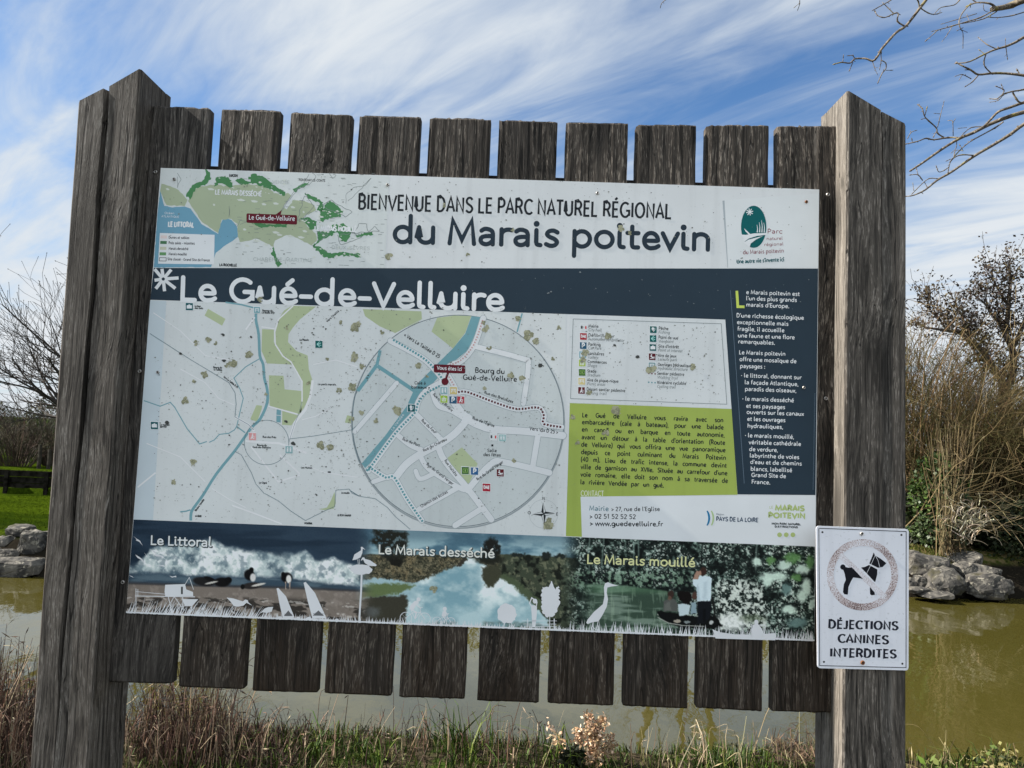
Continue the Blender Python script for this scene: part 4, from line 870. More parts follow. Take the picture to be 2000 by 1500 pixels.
# 2 the drained marsh with its canal
m2 = ss(X, 690, 735)*(1-ss(X, 1096, 1140)); I1 = IM.copy()
paint(np.ones_like(X), (104, 136, 150)); cl = fbm(X, Y, 40, 5, 21, .7, 1.6); paint(ss(cl, .42, .62)*.75, (160, 186, 192)); paint(ss(cl,.5,.3)*.7, (66, 96, 114)); paint((1-ss(Y, 1045, 1062+ (X-700)*.04))*.5, (70, 96, 112))
vg = fbm(X, Y, 12, 5, 23); vg2 = fbm(X, Y, 5, 3, 24)
hor = curve([(690,1082),(800,1082),(900,1083),(945,1084),(980,1082),(1140,1090)])+(vg-.5)*5
land = ss(Y, hor-1, hor+2); paint(land, (84, 84, 70)); paint(land*ss(vg, .45, .7)*.8, (122, 112, 88)); paint(land*ss(vg2, .55, .35)*.7, (48, 50, 42)); paint(land*ss(fbm(X, Y, 2.6, 2, 25), .56, .72)*.55, (150, 142, 118)); paint(land*ss(fbm(X, Y, 2.8, 2, 26), .56, .70)*.6, (36, 38, 32))
paint(land*ss(X, 960, 990), (66, 74, 62)); paint(land*ss(X, 960, 990)*ss(vg2, .5, .72)*.8, (112, 116, 96)); paint(land*ss(X, 960, 990)*ss(vg, .48, .32)*.9, (28, 32, 28))
paint(pmask([(690,1136),(740,1128),(812,1140),(905,1100),(914,1089),(930,1092),(985,1130),(1012,1150),(1036,1174),(1072,1215),(690,1215)], 2.5), (150, 178, 186))
wat = pmask([(808,1142),(880,1106),(905,1100),(916,1089),(928,1092),(990,1134),(1015,1152),(1036,1174),(1075,1225),(775,1225),(790,1165)], 2)
cw = fbm(X, Y, 46, 5, 27, .8, 1.1); paint(wat*ss(cw, .44, .60), (206, 220, 222)); paint(wat*ss(cw, .46, .34)*.8, (112, 150, 164)); paint(wat*ss(Y, 1160, 1205)*.55, (132, 168, 178))
paint(pmask([(709,1142),(740,1140),(795,1140),(812,1144),(780,1158),(735,1166),(700,1168)], 3), (96, 112, 78)); paint(pmask([(690,1176),(725,1166),(792,1162),(796,1175),(790,1225),(690,1225)], 3), (62, 62, 54)); paint(ell(725,1195,16,10,.6)*.5, (112, 122, 128))
paint(pmask([(941,1108),(975,1104),(980,1128),(962,1147),(950,1145),(942,1128)], 2.5), (66, 68, 56)); paint(pmask([(890,1108),(902,1094),(912,1092),(902,1106)],1.5), (62,60,54)); paint(pmask([(928,1090),(955,1093),(970,1099),(945,1098)],1.5)*.7, (176,190,192))
paint(pmask([(985,1118),(1012,1136),(1050,1168),(1080,1180),(1076,1212),(1036,1176),(1004,1146),(975,1128)], 3), (78, 90, 70)); paint(ell(960,1074,17,23,.18)*(.6+.4*(vg2 > .35)), (36, 38, 36)); paint(ell(955,1092,26,9,.4), (40, 42, 36))
rg = vg2-.5; paint(pmask([(728,1033),(795,1038),(796,1070),(790,1095),(778,1104),(764,1098),(746,1090),(738,1070),(722,1058),(732,1050)], 5+0)*(.35+.65*ss(vg2, .28, .42)), (40, 42, 38)); paint(ell(773,1098,12,8,.3), (34,34,30)); paint(ell(706,1060,16,22,.6)*.6, (40,58,70))
for cx, rx, ry in ((1010,14,5),(1066,10,7),(1095,14,4)): paint(ell(cx, 1083+(cx-1000)*.03, rx, ry, .3), (40, 46, 44))
I2 = IM.copy()
# 3 the wet marsh: a punt under the trees
paint(np.ones_like(X), (34, 44, 42)); lf = fbm(X, Y, 16, 5, 31); l2 = fbm(X, Y, 5.2, 4, 32); l3 = fbm(X, Y, 60, 3, 33)
dens = ss(l3, .35, .62)*.55+ss(X, 1380, 1480)*.25+ss(Y, 1100, 1130)*.12
paint(ss(l2, .56-.10*dens, .66-.06*dens)*(.5+.5*ss(lf,.35,.6)), (112, 134, 126)); paint(ss(l2, .66, .74)*ss(lf, .42, .6), (182, 198, 192)); paint(ss(lf, .44, .32)*.8, (16, 22, 22)); paint(ss(fbm(X, Y, 2.6, 2, 37), .60, .74)*ss(lf, .40, .56)*.8, (196, 210, 204)); paint(ss(fbm(X, Y, 2.8, 2, 38), .60, .72)*.7, (12, 17, 17))
for x in (1150, 1178, 1238, 1246, 1300, 1372, 1478): paint((1-ss(np.abs(X-x-(fbm(X*0+x, Y, 30, 2, int(x))-.5)*8), .8, 2.2))*(1-ss(Y, 1105, 1125))*.55, (120, 140, 134) if x % 4 else (14, 18, 18))
gr = curve([(1100,1140),(1160,1138),(1230,1142),(1290,1150),(1340,1160)]); wtr = ss(Y, gr, gr+6)*(1-ss(X, 1300, 1345))*ss(X, 1120, 1175)
paint(wtr, (58, 76, 66)); paint(wtr*ss(fbm(X,Y,30,4,35,.35,2.6), .5, .66)*.7, (130, 150, 138)); paint(wtr*ss(fbm(X,Y,9,3,36,2.2,.35),.56,.7)*.35, (150, 172, 152)); paint(wtr*(1-ss(Y,1150,1166))*.55, (84, 118, 92))
bk = ss(Y, 1108, 1122)*(1-ss(Y, 1140, 1152)); paint(bk*(1-ss(X,1330,1360))*ss(l2,.46,.62)*.8, (116, 142, 124)); paint(pmask([(1400,1140),(1450,1128),(1490,1150),(1500,1230),(1402,1230)],8)*ss(l2,.42,.58)*.9, (200, 210, 204)); paint(ell(1430,1215,28,16,.5)*.85, (214, 222, 220)); paint(ell(1470,1208,24,8,.5)*.6, (90,104,84))
for cx, cy, rx, ry, c in ((1478,1097,10,8,0),(1505,1094,9,7,1),(1532,1104,13,9,0),(1548,1090,16,10,1),(1512,1126,26,9,0),(1500,1136,10,8,0),(1568,1112,16,9,0),(1575,1146,9,16,0),(1566,1164,9,13,0),(1540,1191,14,9,0),(1558,1216,18,10,2),(1582,1098,8,12,1),(1536,1150,9,12,2),(1556,1128,10,7,1),(1586,1180,6,10,0)):
    paint(ell(cx, cy, rx, ry, .45)*.9, ((188, 212, 202), (92, 132, 84), (104, 132, 130))[c])
paint(ss(X, 1575, 1592)*.25, (30,40,40))
JIT[0] = 4
# punt and its people
paint(pmask([(1283,1196),(1290,1193),(1330,1200),(1400,1212),(1412,1222),(1396,1228),(1330,1226),(1300,1214)], 1.5), (20, 22, 22)); paint((1-ss(np.abs(Y-curve([(1284,1200),(1310,1213),(1340,1219),(1375,1222)])), .5, 1.3))*(X > 1284)*(X < 1376), (150, 156, 152))
zC0 = lambda pts: [(1110+a_/4.0, 1030+b_/4.0) for a_, b_ in pts]
paint(pmask(zC0([(690,655),(720,650),(850,690),(1000,700),(1150,690),(1190,740),(1160,778),(1060,778),(930,768),(800,742),(720,712)]), .8), (18, 21, 22)); paint((1-ss(np.abs(Y-np.interp(X, [1283,1306,1336,1374], [1205,1217,1222,1223])), .4, 1.1))*(X > 1284)*(X < 1376), (150, 156, 152))
paint(pmask(zC0([(745,578),(775,562),(832,562),(856,598),(852,655),(745,655)]), .8), (82, 86, 84)); paint(pmask(zC0([(752,600),(800,575),(800,650),(750,652)]), 2)*.5, (110, 114, 110))
paint(ell(1310,1162,6.2,8.2,.16), (58,46,42)); paint(ell(1308,1168,4,4,.3)*.6, (120,96,84)); paint(pmask(zC0([(858,602),(900,588),(948,612),(946,682),(862,690)]), .8), (176, 194, 200)); paint(pmask(zC0([(850,520),(880,498),(952,505),(968,560),(932,606),(898,592),(868,570)]), 1.2), (22, 18, 18))
paint(pmask(zC0([(960,592),(1000,582),(1004,672),(955,676)]), .8), (128, 150, 160)); paint(ell(1356.5,1163,5.2,7.6,.2), (78, 60, 54))
paint(pmask(zC0([(1008,576),(1116,570),(1119,640),(1108,700),(1062,748),(1003,748),(1011,660)]), .8), (22, 26, 32)); paint(pmask(zC0([(1055,640),(1075,640),(1070,740),(1050,740)]), 1.5)*.6, (8, 10, 12))
paint(pmask(zC0([(968,440),(976,402),(1012,386),(1040,378),(1092,380),(1119,397),(1116,480),(1114,572),(1050,574),(1006,580),(1002,480),(985,456)]), .8), (190, 208, 216)); paint(pmask(zC0([(1060,430),(1085,420),(1080,560),(1050,565)]), 4)*.35, (140, 160, 170)); paint(pmask(zC0([(1000,470),(1015,440),(1030,570),(1008,575)]), 2)*.4, (130, 150, 160))
paint(pmask(zC0([(972,405),(1005,338),(1030,352),(1012,405)]), .8), (152, 126, 112)); paint(ell(1373.5,1116,6.6,8,.16), (60, 45, 40)); paint(ell(1368,1119,2.6,4.5,.3), (150,122,108))
for cx, cy, rx, ry, c in ((1323,1213,7,3.2,(150,146,136)),(1342,1215,7,2.8,(120,130,132)),(1389,1216,4.5,3.6,(170,176,176))): paint(ell(cx, cy, rx, ry, .16), c)
paint((1-ss(np.abs(X-(1391+(Y-1170)*.16)), .8, 2))*(Y > 1165)*(Y < 1210), (30,30,30))
I3 = IM.copy(); m3 = ss(X, 1090, 1140)
IM = I1*(1-ss(X, 690, 735))[..., None]+I2*ss(X, 690, 735)[..., None]; IM = IM*(1-m3)[..., None]+I3*m3[..., None]
IM = (IM-96)*1.14+96
IM = np.clip(IM+(np.random.RandomState(3).rand(NYg, NXg, 1)-.5)*7, 0, 255)
c_ = IM/255.0; L_ = np.where(c_ <= .04045, c_/12.92, ((c_+.055)/1.055)**2.4)
wl = np.array([lin(v) for v in WHITE]); L_ = np.clip(L_/wl*.74, 0, .9)
me = bpy.data.meshes.new('photo_strip'); bx = sign.location
co = np.stack([WX-bx.x, np.full_like(WX, -.00012-bx.y), WZ-bx.z], -1).reshape(-1, 3)
idx = np.arange(NXg*NYg).reshape(NYg, NXg); quads = np.stack([idx[:-1,:-1], idx[1:,:-1], idx[1:,1:], idx[:-1,1:]], -1).reshape(-1, 4)
me.vertices.add(len(co)); me.vertices.foreach_set('co', co.astype(np.float32).ravel())
me.loops.add(quads.size); me.loops.foreach_set('vertex_index', quads.astype(np.int32).ravel())
me.polygons.add(len(quads)); me.polygons.foreach_set('loop_start', np.arange(0, quads.size, 4, dtype=np.int32))
me.update(calc_edges=True)
at = me.color_attributes.new('Col', 'FLOAT_COLOR', 'POINT'); ca = np.ones((len(co), 4), np.float32); ca[:, :3] = L_.reshape(-1, 3); at.data.foreach_set('color', ca.ravel())
me.materials.append(mat('photo_print', 'attr', .5, .14)); strip = link(bpy.data.objects.new('photo_strip', me)); strip.parent = sign
# captions with a dark edge, then the white cut-out figures along the lower edge
CAP = [('Le Littoral', 293, 1064, 414, 1068.5, (212,220,224)), ('Le Marais desséché', 738, 1082, 966, 1090, (212,218,214)), ('Le Marais mouillé', 1145, 1101, 1358, 1108, (204,210,158))]
for t, x0, y0, x1, y1, c in CAP:
    m = MB(); stroke_text(m, t, x0+1, y0+1.2, x1+1, y1+1.2, 18.5, 5.0, 3, 0, True); m.build('caption_edge', ink(44,56,60), strip)
    m = MB(); stroke_text(m, t, x0, y0, x1, y1, 18.5, 2.9, 4, 0, True); m.build('caption_lettering', ink(*c), strip)
zA_ = Z(230, 1010, 4.2553); zB_ = Z(670, 1010, 4.2553); zC_ = Z(1110, 1030, 4.0)
SIL = ink(207, 214, 221); LAY = 5
def sil(name, polys=(), lines=(), discs=()):
    m = MB()
    for q in polys: m.gp(q, LAY)
    for q, w in lines: m.gline(q, w, LAY, True)
    for x, y, rx, ry in discs: m.gdisc(x, y, rx, LAY, 18, ry)
    return m.build(name, SIL, strip)
for q in ([(130,158),(160,180),(185,195),(208,238),(180,205),(150,192),(158,184)], [(145,310),(180,330),(205,350),(225,382),(195,355),(165,338)], [(220,292),(240,318),(265,348),(245,330),(232,332),(236,318)], [(270,265),(310,285),(330,312),(365,318),(400,350),(360,328),(320,326),(300,314),(320,308)], [(95,484),(118,490),(135,504),(115,496)], [(428,486),(455,494),(485,486),(488,500),(470,498),(452,502)], [(310,398),(350,402),(380,398),(402,416),(375,408),(345,408)]): sil('gull_silhouette', [zA_(q)])
sil('hut_silhouette', [zA_([(395,562),(560,556),(570,600),(626,622),(628,656),(395,656),(390,620)]), zA_([(535,680),(670,682),(620,738),(560,740)])], [(zA_([(148,655),(640,662)]), 1.6), (zA_([(152,595),(152,730)]), 1.4), (zA_([(168,600),(168,660)]), 1.2), (zA_([(150,618),(392,640)]), 1.0), (zA_([(420,660),(440,740)]), 1.4), (zA_([(470,660),(420,745)]), 1.2), (zA_([(470,660),(530,745)]), 1.2), (zA_([(540,660),(545,770)]), 1.4), (zA_([(595,500),(560,560)]), 1), (zA_([(595,500),(630,600)]), 1)])
m = MB(); m.gp(zA_([(526,578),(542,578),(542,640),(526,640)]), LAY+1); m.build('hut_window', ink(70,74,76), strip)
sil('wader_silhouette', [zA_([(905,668),(960,675),(1040,700),(1060,684),(1082,690),(1085,706),(1118,735),(1070,712),(1045,735),(1000,744),(965,738),(940,705)])], [(zA_([(960,738),(945,775),(970,800)]), .9), (zA_([(985,742),(965,800)]), .9)])
sil('wader_silhouette', [zA_([(1220,760),(1250,748),(1292,745),(1280,785),(1240,796),(1205,790),(1180,802),(1200,780)])], [(zA_([(1262,792),(1258,845)]), .9), (zA_([(1240,794),(1230,815)]), .8)])
for q, w, tri in (([(1320,592),(1335,588),(1400,660),(1470,835),(1372,840),(1345,720)], [(1330,838),(1480,842)], [(1418,775),(1455,822),(1380,822)]), ([(1545,545),(1562,538),(1640,630),(1735,840),(1618,840),(1580,700)], [(1570,842),(1800,858)], [(1668,775),(1715,820),(1620,818)])):
    sil('sand_yacht_silhouette', [zA_(q)], [(zA_(w), 2.4)], [(*zA_([(w[0][0]+20, w[0][1])])[0], 4, 3.4), (*zA_([(w[1][0]+20, w[1][1])])[0], 4, 3.4)])
    m = MB(); m.gp(zA_(tri), LAY+1); m.gline(zA_([(tri[2][0]+4, tri[2][1]-16), (tri[1][0]-4, tri[1][1]-16)]), .9, LAY+1.4); m.build('sail_emblem', ink(96,100,104), strip)
sil('stork_nest_silhouette', [zB_([(78,358),(95,310),(130,288),(150,275),(148,248),(160,246),(186,272),(164,262),(160,300),(145,335),(110,352)]), zB_([(148,362),(160,336),(176,334),(184,348),(225,358),(282,398),(270,408),(215,404),(180,380),(168,352)]), rag(zB_([(58,410),(90,400),(140,394),(200,398),(245,430),(240,452),(215,472),(150,478),(95,470),(65,445)]), 1.0, 3, 4)], [(zB_([(155,475),(150,620),(134,872)]), 3.6), (zB_([(122,352),(128,395)]), .8), (zB_([(134,348),(138,395)]), .8), (zB_([(210,402),(212,412)]), .8)])
def bike(cx0, cx1, cy, r, body):
    m = MB()
    for x in (cx0, cx1):
        q = zB_([(x, cy+ (x-cx0)*.04)])[0]; m.gring(q[0], q[1], r/4.2553, 1.1, LAY, 24)
        for k in range(4): a = k*math.pi/4; m.gline([(q[0]-r/4.3*math.cos(a), q[1]-r/4.3*math.sin(a)), (q[0]+r/4.3*math.cos(a), q[1]+r/4.3*math.sin(a))], .3, LAY)
    for q, w in body[0]: m.gline(zB_(q), w, LAY, True)
    for q in body[1]: m.gp(zB_(q), LAY)
    for x, y, rr in body[2]: m.gdisc(*zB_([(x, y)])[0], rr, LAY, 14)
    return m.build('cyclist_silhouette', SIL, strip)
bike(522, 678, 838, 48, ([([(522,838),(575,795),(640,790),(678,842)], 1.2), ([(575,795),(600,845),(640,790)], 1.2), ([(575,795),(565,775)], 1.2), ([(645,795),(640,755),(660,750)], 1.2), ([(570,770),(610,790),(598,842)], 2.6), ([(600,715),(630,745),(645,755)], 1.8)], [[(548,765),(560,735),(590,700),(620,690),(632,712),(605,735),(585,772)]], [(628,684,4.2)]))
bike(780, 895, 866, 36, ([([(780,866),(820,835),(870,835),(895,868)], 1.0), ([(820,835),(840,868),(870,835)], 1.0), ([(868,835),(865,805),(880,800)], 1.0), ([(835,825),(850,850),(840,880)], 2.0), ([(850,790),(872,808)], 1.4)], [[(818,825),(828,785),(852,775),(862,795),(858,828)]], [(846,762,4.0)]))
sil('bush_silhouette', [rag(zB_([(1285,800),(1290,760),(1320,728),(1360,715),(1405,730),(1435,765),(1445,810),(1430,855),(1390,880),(1330,880),(1290,850)]), 1.2, 9, 3)], [(zB_([(1345,875),(1338,905)]), 1.2), (zB_([(1395,878),(1408,905)]), 1.2)])
sil('watcher_silhouette', [zB_([(1562,735),(1590,730),(1612,745),(1610,820),(1598,915),(1572,915),(1568,820)])], [(zB_([(1570,745),(1550,715),(1568,670),(1595,690)]), 2.2), (zB_([(1605,745),(1612,705),(1590,690)]), 2.0)], [(*zB_([(1595,698)])[0], 4.4, 4.8)])
sil('poplar_silhouette', [rag(zB_([(1645,640),(1660,580),(1690,580),(1722,560),(1738,530),(1752,580),(1765,610),(1788,570),(1800,620),(1795,680),(1803,720),(1780,780),(1740,830),(1700,835),(1660,800),(1645,740),(1655,690)]), 2.0, 11, 2.6)], [(zB_([(1718,825),(1716,930)]), 1.4)])
sil('fence_silhouette', [], [(zB_([(1490,862),(1775,862)]), .9), (zB_([(1500,888),(1770,888)]), .9), (zB_([(1510,905),(1775,910)]), .9), (zB_([(1535,845),(1535,915)]), 1.4), (zB_([(1755,845),(1755,930)]), 1.8)])
sil('heron_silhouette', [zC_([(140,745),(150,720),(200,660),(270,600),(282,540),(278,470),(285,438),(310,428),(335,440),(390,455),(335,462),(305,470),(300,510),(310,560),(300,620),(270,680),(235,735),(190,740),(150,755)])], [(zC_([(195,738),(188,775),(215,800)]), 1.2), (zC_([(235,730),(218,795),(250,815)]), 1.2)])
sil('punt_silhouette', [zC_([(1125,795),(1180,818),(1300,835),(1450,838),(1620,825),(1617,882),(1150,868)]), zC_([(1432,840),(1438,765),(1455,755),(1456,728),(1480,728),(1482,755),(1510,790),(1530,835)])], [(zC_([(1440,765),(1538,762),(1534,830)]), 1.4), (zC_([(1430,760),(1436,835)]), 1.2)], [(*zC_([(1468,738)])[0], 4, 4.4)])
m = MB(); r2 = random.Random(12)
for i in range(760):       # white cut-out grass
    x = r2.uniform(246, 1588); f = (x-246)/1345; yb = 1197.5+55*f
    if x < 520: h = r2.uniform(10, 34)*(1 if x < 430 else .8); ln = r2.uniform(.2, .75)
    elif x > 1110: h = r2.uniform(6, 26); ln = r2.uniform(-.25, .3)
    else: h = r2.uniform(3, 15); ln = r2.uniform(-.3, .4)
    if x+h*ln < 247: continue
    if x+h*ln > 1589: continue
    m.gp([(x-1.1, yb), (x+1.1, yb), (x+h*ln, yb-h)], LAY)
for a, b in ((246.4, 520), (520, 1110), (1110, 1590.6)): 
    yy = lambda x: 1197.2+55*(x-246)/1345
    m.gp([(a, yy(a)-3.2), (b, yy(b)-3.2), (b, yy(b)-.3), (a, yy(a)-.3)], LAY+.4)
m.build('grass_silhouette', SIL, strip)
# ---- lichen rosettes and flecks of dirt that have settled on the sheet
LIC = [(694,640,11),(700,632,7),(948,641,10),(1031,655,13),(1047,666,8),(817,713,9),(998,733,9),(1020,738,8),(947,758,6),(455,711,12),(443,713,6),(486,692,9),(407,665,8),(384,670,7),(421,671,6),(400,731,9),(379,746,6),(362,783,9),(377,903,9),(628,868,11),(645,873,8),(339,941,7),(688,757,10),(693,695,9),(691,702,8),
 (664,630,6),(1013,622,8),(945,630,6),(686,818,7),(776,803,10),(771,797,6),(706,806,7),(733,822,7),(708,715,7),(692,698,7),(692,754,7),(1072,1024,14),(1188,656,9),(1143,690,9),(1137,702,8),(1272,722,12),(1353,716,8),(1204,802,12),(1183,846,9),(1118,815,7),(1128,864,7),(1151,768,7),(1213,446,8),(1230,455,6),(868,402,6),(1001,449,5),(760,500,9),(914,497,5),(846,1150,9),(509,585,7),(1092,640,6),(955,680,6),(746,650,6),(835,735,5),(1080,700,5),(520,770,5),(560,640,5),(640,700,6),(604,750,6),(662,762,7),(1003,900,6)]
r2 = random.Random(21); LIA, LIB = ink(126,130,108), ink(154,157,134)
for x, y, r in LIC:
    m = MB(); pale = []
    for k in range(9 if r > 7 else 5):
        a = r2.uniform(0, 6.283); q = r*r2.uniform(.15, .62); n_ = 9
        if r2.random() < .4: pale.append(len(m.f))
        m.gp([(x+q*math.cos(a)+r*.42*r2.uniform(.6, 1.1)*math.cos(6.283*t/n_), y+q*math.sin(a)+r*.42*r2.uniform(.6, 1.1)*math.sin(6.283*t/n_)) for t in range(n_)], 10+r2.random()*1.6)
    if r >= 7:
        for k in range(int(r*1.5)):
            a = r2.uniform(0, 6.283); q = r*r2.uniform(.1, .8); pale.append(len(m.f)); m.gdisc(x+q*math.cos(a), y+q*math.sin(a), r2.uniform(.6, 1.3), 12.2, 6)
    o = m.build('lichen', LIA, sign); o.data.materials.append(LIB)
    for i in pale: o.data.polygons[i].material_index = 1
m = MB(); md = MB(); r2 = random.Random(22)
def fleck(x, y, s, mm):
    n_ = r2.randint(5, 7); a0 = r2.uniform(0, 6)
    mm.gp([(x+s*r2.uniform(.5, 1.2)*math.cos(a0+6.283*t/n_)*1.2, y+s*r2.uniform(.5, 1.1)*math.sin(a0+6.283*t/n_)) for t in range(n_)], 13)
for i in range(4600):
    v = r2.random()
    if v < .62: x, y = r2.uniform(290, 1098), r2.uniform(600, 1012)
    elif v < .74: x, y = r2.gauss(650, 45), r2.gauss(760, 90)
    elif v < .86: x, y = r2.uniform(1115, 1420), r2.uniform(630, 790)
    else: x, y = r2.uniform(320, 1585), r2.uniform(345, 515)
    if not (300 < x < 1585 and 345 < y < 1040): continue
    if mnoise.noise(Vector((x*.013, y*.013, 4.2)))+.5*mnoise.noise(Vector((x*.05, y*.05, 1.2))) < r2.uniform(-.35, .35): continue
    fleck(x, y, r2.choice((.4, .5, .6, .7, .8, 1.0, 1.5)), m if r2.random() < .8 else md)
for x, y, s in ((1055,713,6),(435,653,3.4),(437,704,3.6),(558,823,3),(490,658,2.6),(352,690,3),(326,825,4),(1245,697,3.5),(1200,674,3),(573,866,4)): fleck(x, y, s, md); fleck(x+1.5, y+1, s*.8, md)
tag(m.build('dirt_flecks', ink(122,128,124), sign), kind='stuff'); tag(md.build('dirt_flecks', ink(62,66,66), sign), kind='stuff')
m = MB(); r2 = random.Random(23)
for i in range(36): fleck(r2.uniform(900, 1580), r2.uniform(530, 610), r2.choice((.5, .7, 1.0)), m)
for x, y in ((1070,573), (1072,572), (1076,570), (1133,532), (512,588)): fleck(x, y, 1.8, m)
m.build('scratch_marks', ink(120,130,136), sign)
for px, py in ((340,350), (757,361), (1167,377), (1575,394), (308,727), (1570,757)): screw(px, py, -.0015, sign, .0036, rustm if px == 1575 else steel)
# ------------------------------------------------------------------ dog-fouling sign on the right post
MB.PY = FY-.0065
dz_ = Z(1570, 1010, 4.6875)
dog = empty('prohibition_sign', P(1684, 1168, MB.PY), 'small white sign with a crossed-out dog pictogram screwed to the right post', 'warning sign')
dpaper = sheet_mat('white_enamel', prt(204,212,224), .35)
q = [P(*c, MB.PY) for c in ((1594,1027), (1775,1033.5), (1774.5,1309.5), (1596.5,1305))]
m = MB(); n = 5; cs = []
def rc(a, b, c, r=.006): # rounded corner
    u = (a-b).normalized(); v = (c-b).normalized(); return [b+u*r*(1-math.sin(t))+v*r*(1-math.cos(t)) for t in [k*math.pi/2/n for k in range(n+1)]]
for i in range(4): cs += rc(q[i-1], q[i], q[(i+1) % 4])
k = len(cs); vs = [(p.x, MB.PY, p.z) for p in cs]+[(p.x, MB.PY+.002, p.z) for p in cs]
m.add(vs, [tuple(range(k)), tuple(range(2*k-1, k-1, -1))]+[(i, i+k, (i+1) % k+k, (i+1) % k) for i in range(k)])
bm_plate = m.build('plate', dpaper, dog)
DB = ink(28, 32, 44)
m = MB(); ln = [(1599.3,1031.8), (1769.8,1038.2), (1769.6,1304), (1601,1300)]
m.gline([(1600,1031.8)]+ln[1:]+[ln[0]], 1.5, 1); m.build('border_line', DB, dog)
def mottled(name, k):
    m = bpy.data.materials.new(name); m.use_nodes = True; nt = m.node_tree; b = nt.nodes['Principled BSDF']; b.inputs['Roughness'].default_value = .5
    t = N(nt, 'ShaderNodeTexCoord')
    def nn(s, d):
        n = N(nt, 'ShaderNodeTexNoise'); n.inputs['Scale'].default_value = s; n.inputs['Detail'].default_value = d; LK(nt, t.outputs['Object'], n.inputs['Vector']); return n.outputs[0]
    f = math_n(nt, 'ADD', math_n(nt, 'MULTIPLY', nn(420, 3), .8), math_n(nt, 'MULTIPLY', nn(14, 2), .5))
    c = mixc(nt, smooth(nt, f, .50, .70, 0, k), prt(205,212,224), prt(166,154,156)); c = mixc(nt, smooth(nt, f, .66, .78, 0, k), c, prt(92,76,76))
    LK(nt, c, b.inputs['Base Color']); return m
MOT = mottled('faded_ring_print', 1.0); MOT2 = mottled('faded_bar_print', .38)
m = MB(); cx, cy = dz_([(537,528)])[0]
m.gring(cx, cy, 63, 13.5, 1, 72); m.build('ban_ring', MOT, dog)
m = MB(); m.gline(dz_([(330,345),(745,735)]), 11, 1.6); bar = m.build('ban_bar', MOT2, dog)
m = MB()
m.gp(dz_([(356,470),(372,450),(385,458),(412,463),(440,460),(490,512),(541,566),(500,558),(452,552),(432,585),(408,640),(404,700),(398,710),(370,706),(358,685),(366,612),(384,575),(374,520)]), 2.4); m.gdisc(*dz_([(357,457)])[0], 5.2, 2.4, 18)
m.gp(dz_([(523,462),(560,455),(596,438),(672,478),(672,524),(655,588),(648,594),(575,515)]), 2.4); m.gp(dz_([(599,424),(622,368),(640,323),(652,352),(700,378),(756,421),(722,456),(678,463)]), 2.4); m.gp(dz_([(604,638),(648,690),(650,712),(620,716),(606,705)]), 2.4)
m.build('dog_pictogram', ink(18,20,28), dog)
m = MB(); m.gline(dz_([(594,432),(674,472)]), 1.9, 3.2); m.gline(dz_([(652,350),(612,440),(572,520)]), .7, 3.4); m.gline(dz_([(655,352),(680,400),(694,455)]), .7, 3.4); m.build('collar_line', ink(200,208,218), dog)
m = MB(); m.stress = .42; GL['É'] = (GL['E'][0], GL['E'][1]+('M .26 1.10 L .40 1.26',))
for t, a, b, c in (('DÉJECTIONS',(222,1020),(862,1036),17.4), ('CANINES',(308,1150),(775,1165),17.4), ('INTERDITES',(238,1280),(846,1294),17.4)): stroke_text(m, t, *dz_([a])[0], *dz_([b])[0], c, 4.0, 2, .04, False)
m.build('sign_lettering', DB, dog)
m = MB()
for x, y in ((170,138),(893,163),(184,1325),(902,1342)): m.gdisc(*dz_([(x, y)])[0], 2.1, 2, 12)
m.build('corner_hole', darkhole, dog)
screw(*dz_([(530,152)])[0], MB.PY-.0006, dog, .0042); screw(*dz_([(538,1332)])[0], MB.PY-.0006, dog, .0046, rustm)
MB.PY = 0.0
# ------------------------------------------------------------------ ground, river, far bank
WATER = -1.0
def shore(x): return 10.75+max(-30, min(30, x+8))*.094+.25*mnoise.noise(Vector((x*.35, 3.3, 0)))
def sst(v, a, b):
    t = min(1, max(0, (v-a)/(b-a))); return t*t*(3-2*t)
def height(x, y):
    nz_ = mnoise.noise(Vector((x*.8, y*.8, 0)))*.04+mnoise.noise(Vector((x*3, y*3, 7)))*.015
    e = 2.45+.18*mnoise.noise(Vector((x*.9, 1, 1)))
    near = lerp(-.03, -1.6, sst(y, e-.15, e+1.5))
    s_ = shore(x); w = sst(x, -3, 1)
    far = lerp(-1.6, lerp(-.42, -.28, w), sst(y, s_-.9, s_+.9))+.10*sst(y, s_+1, 17.4)*(1-w)
    far = far+(.62*(1-w))*sst(y, 17.42, 17.62)+sst(y, 60, 220)*2.5
    return (near if y < 6.5 else far)+nz_
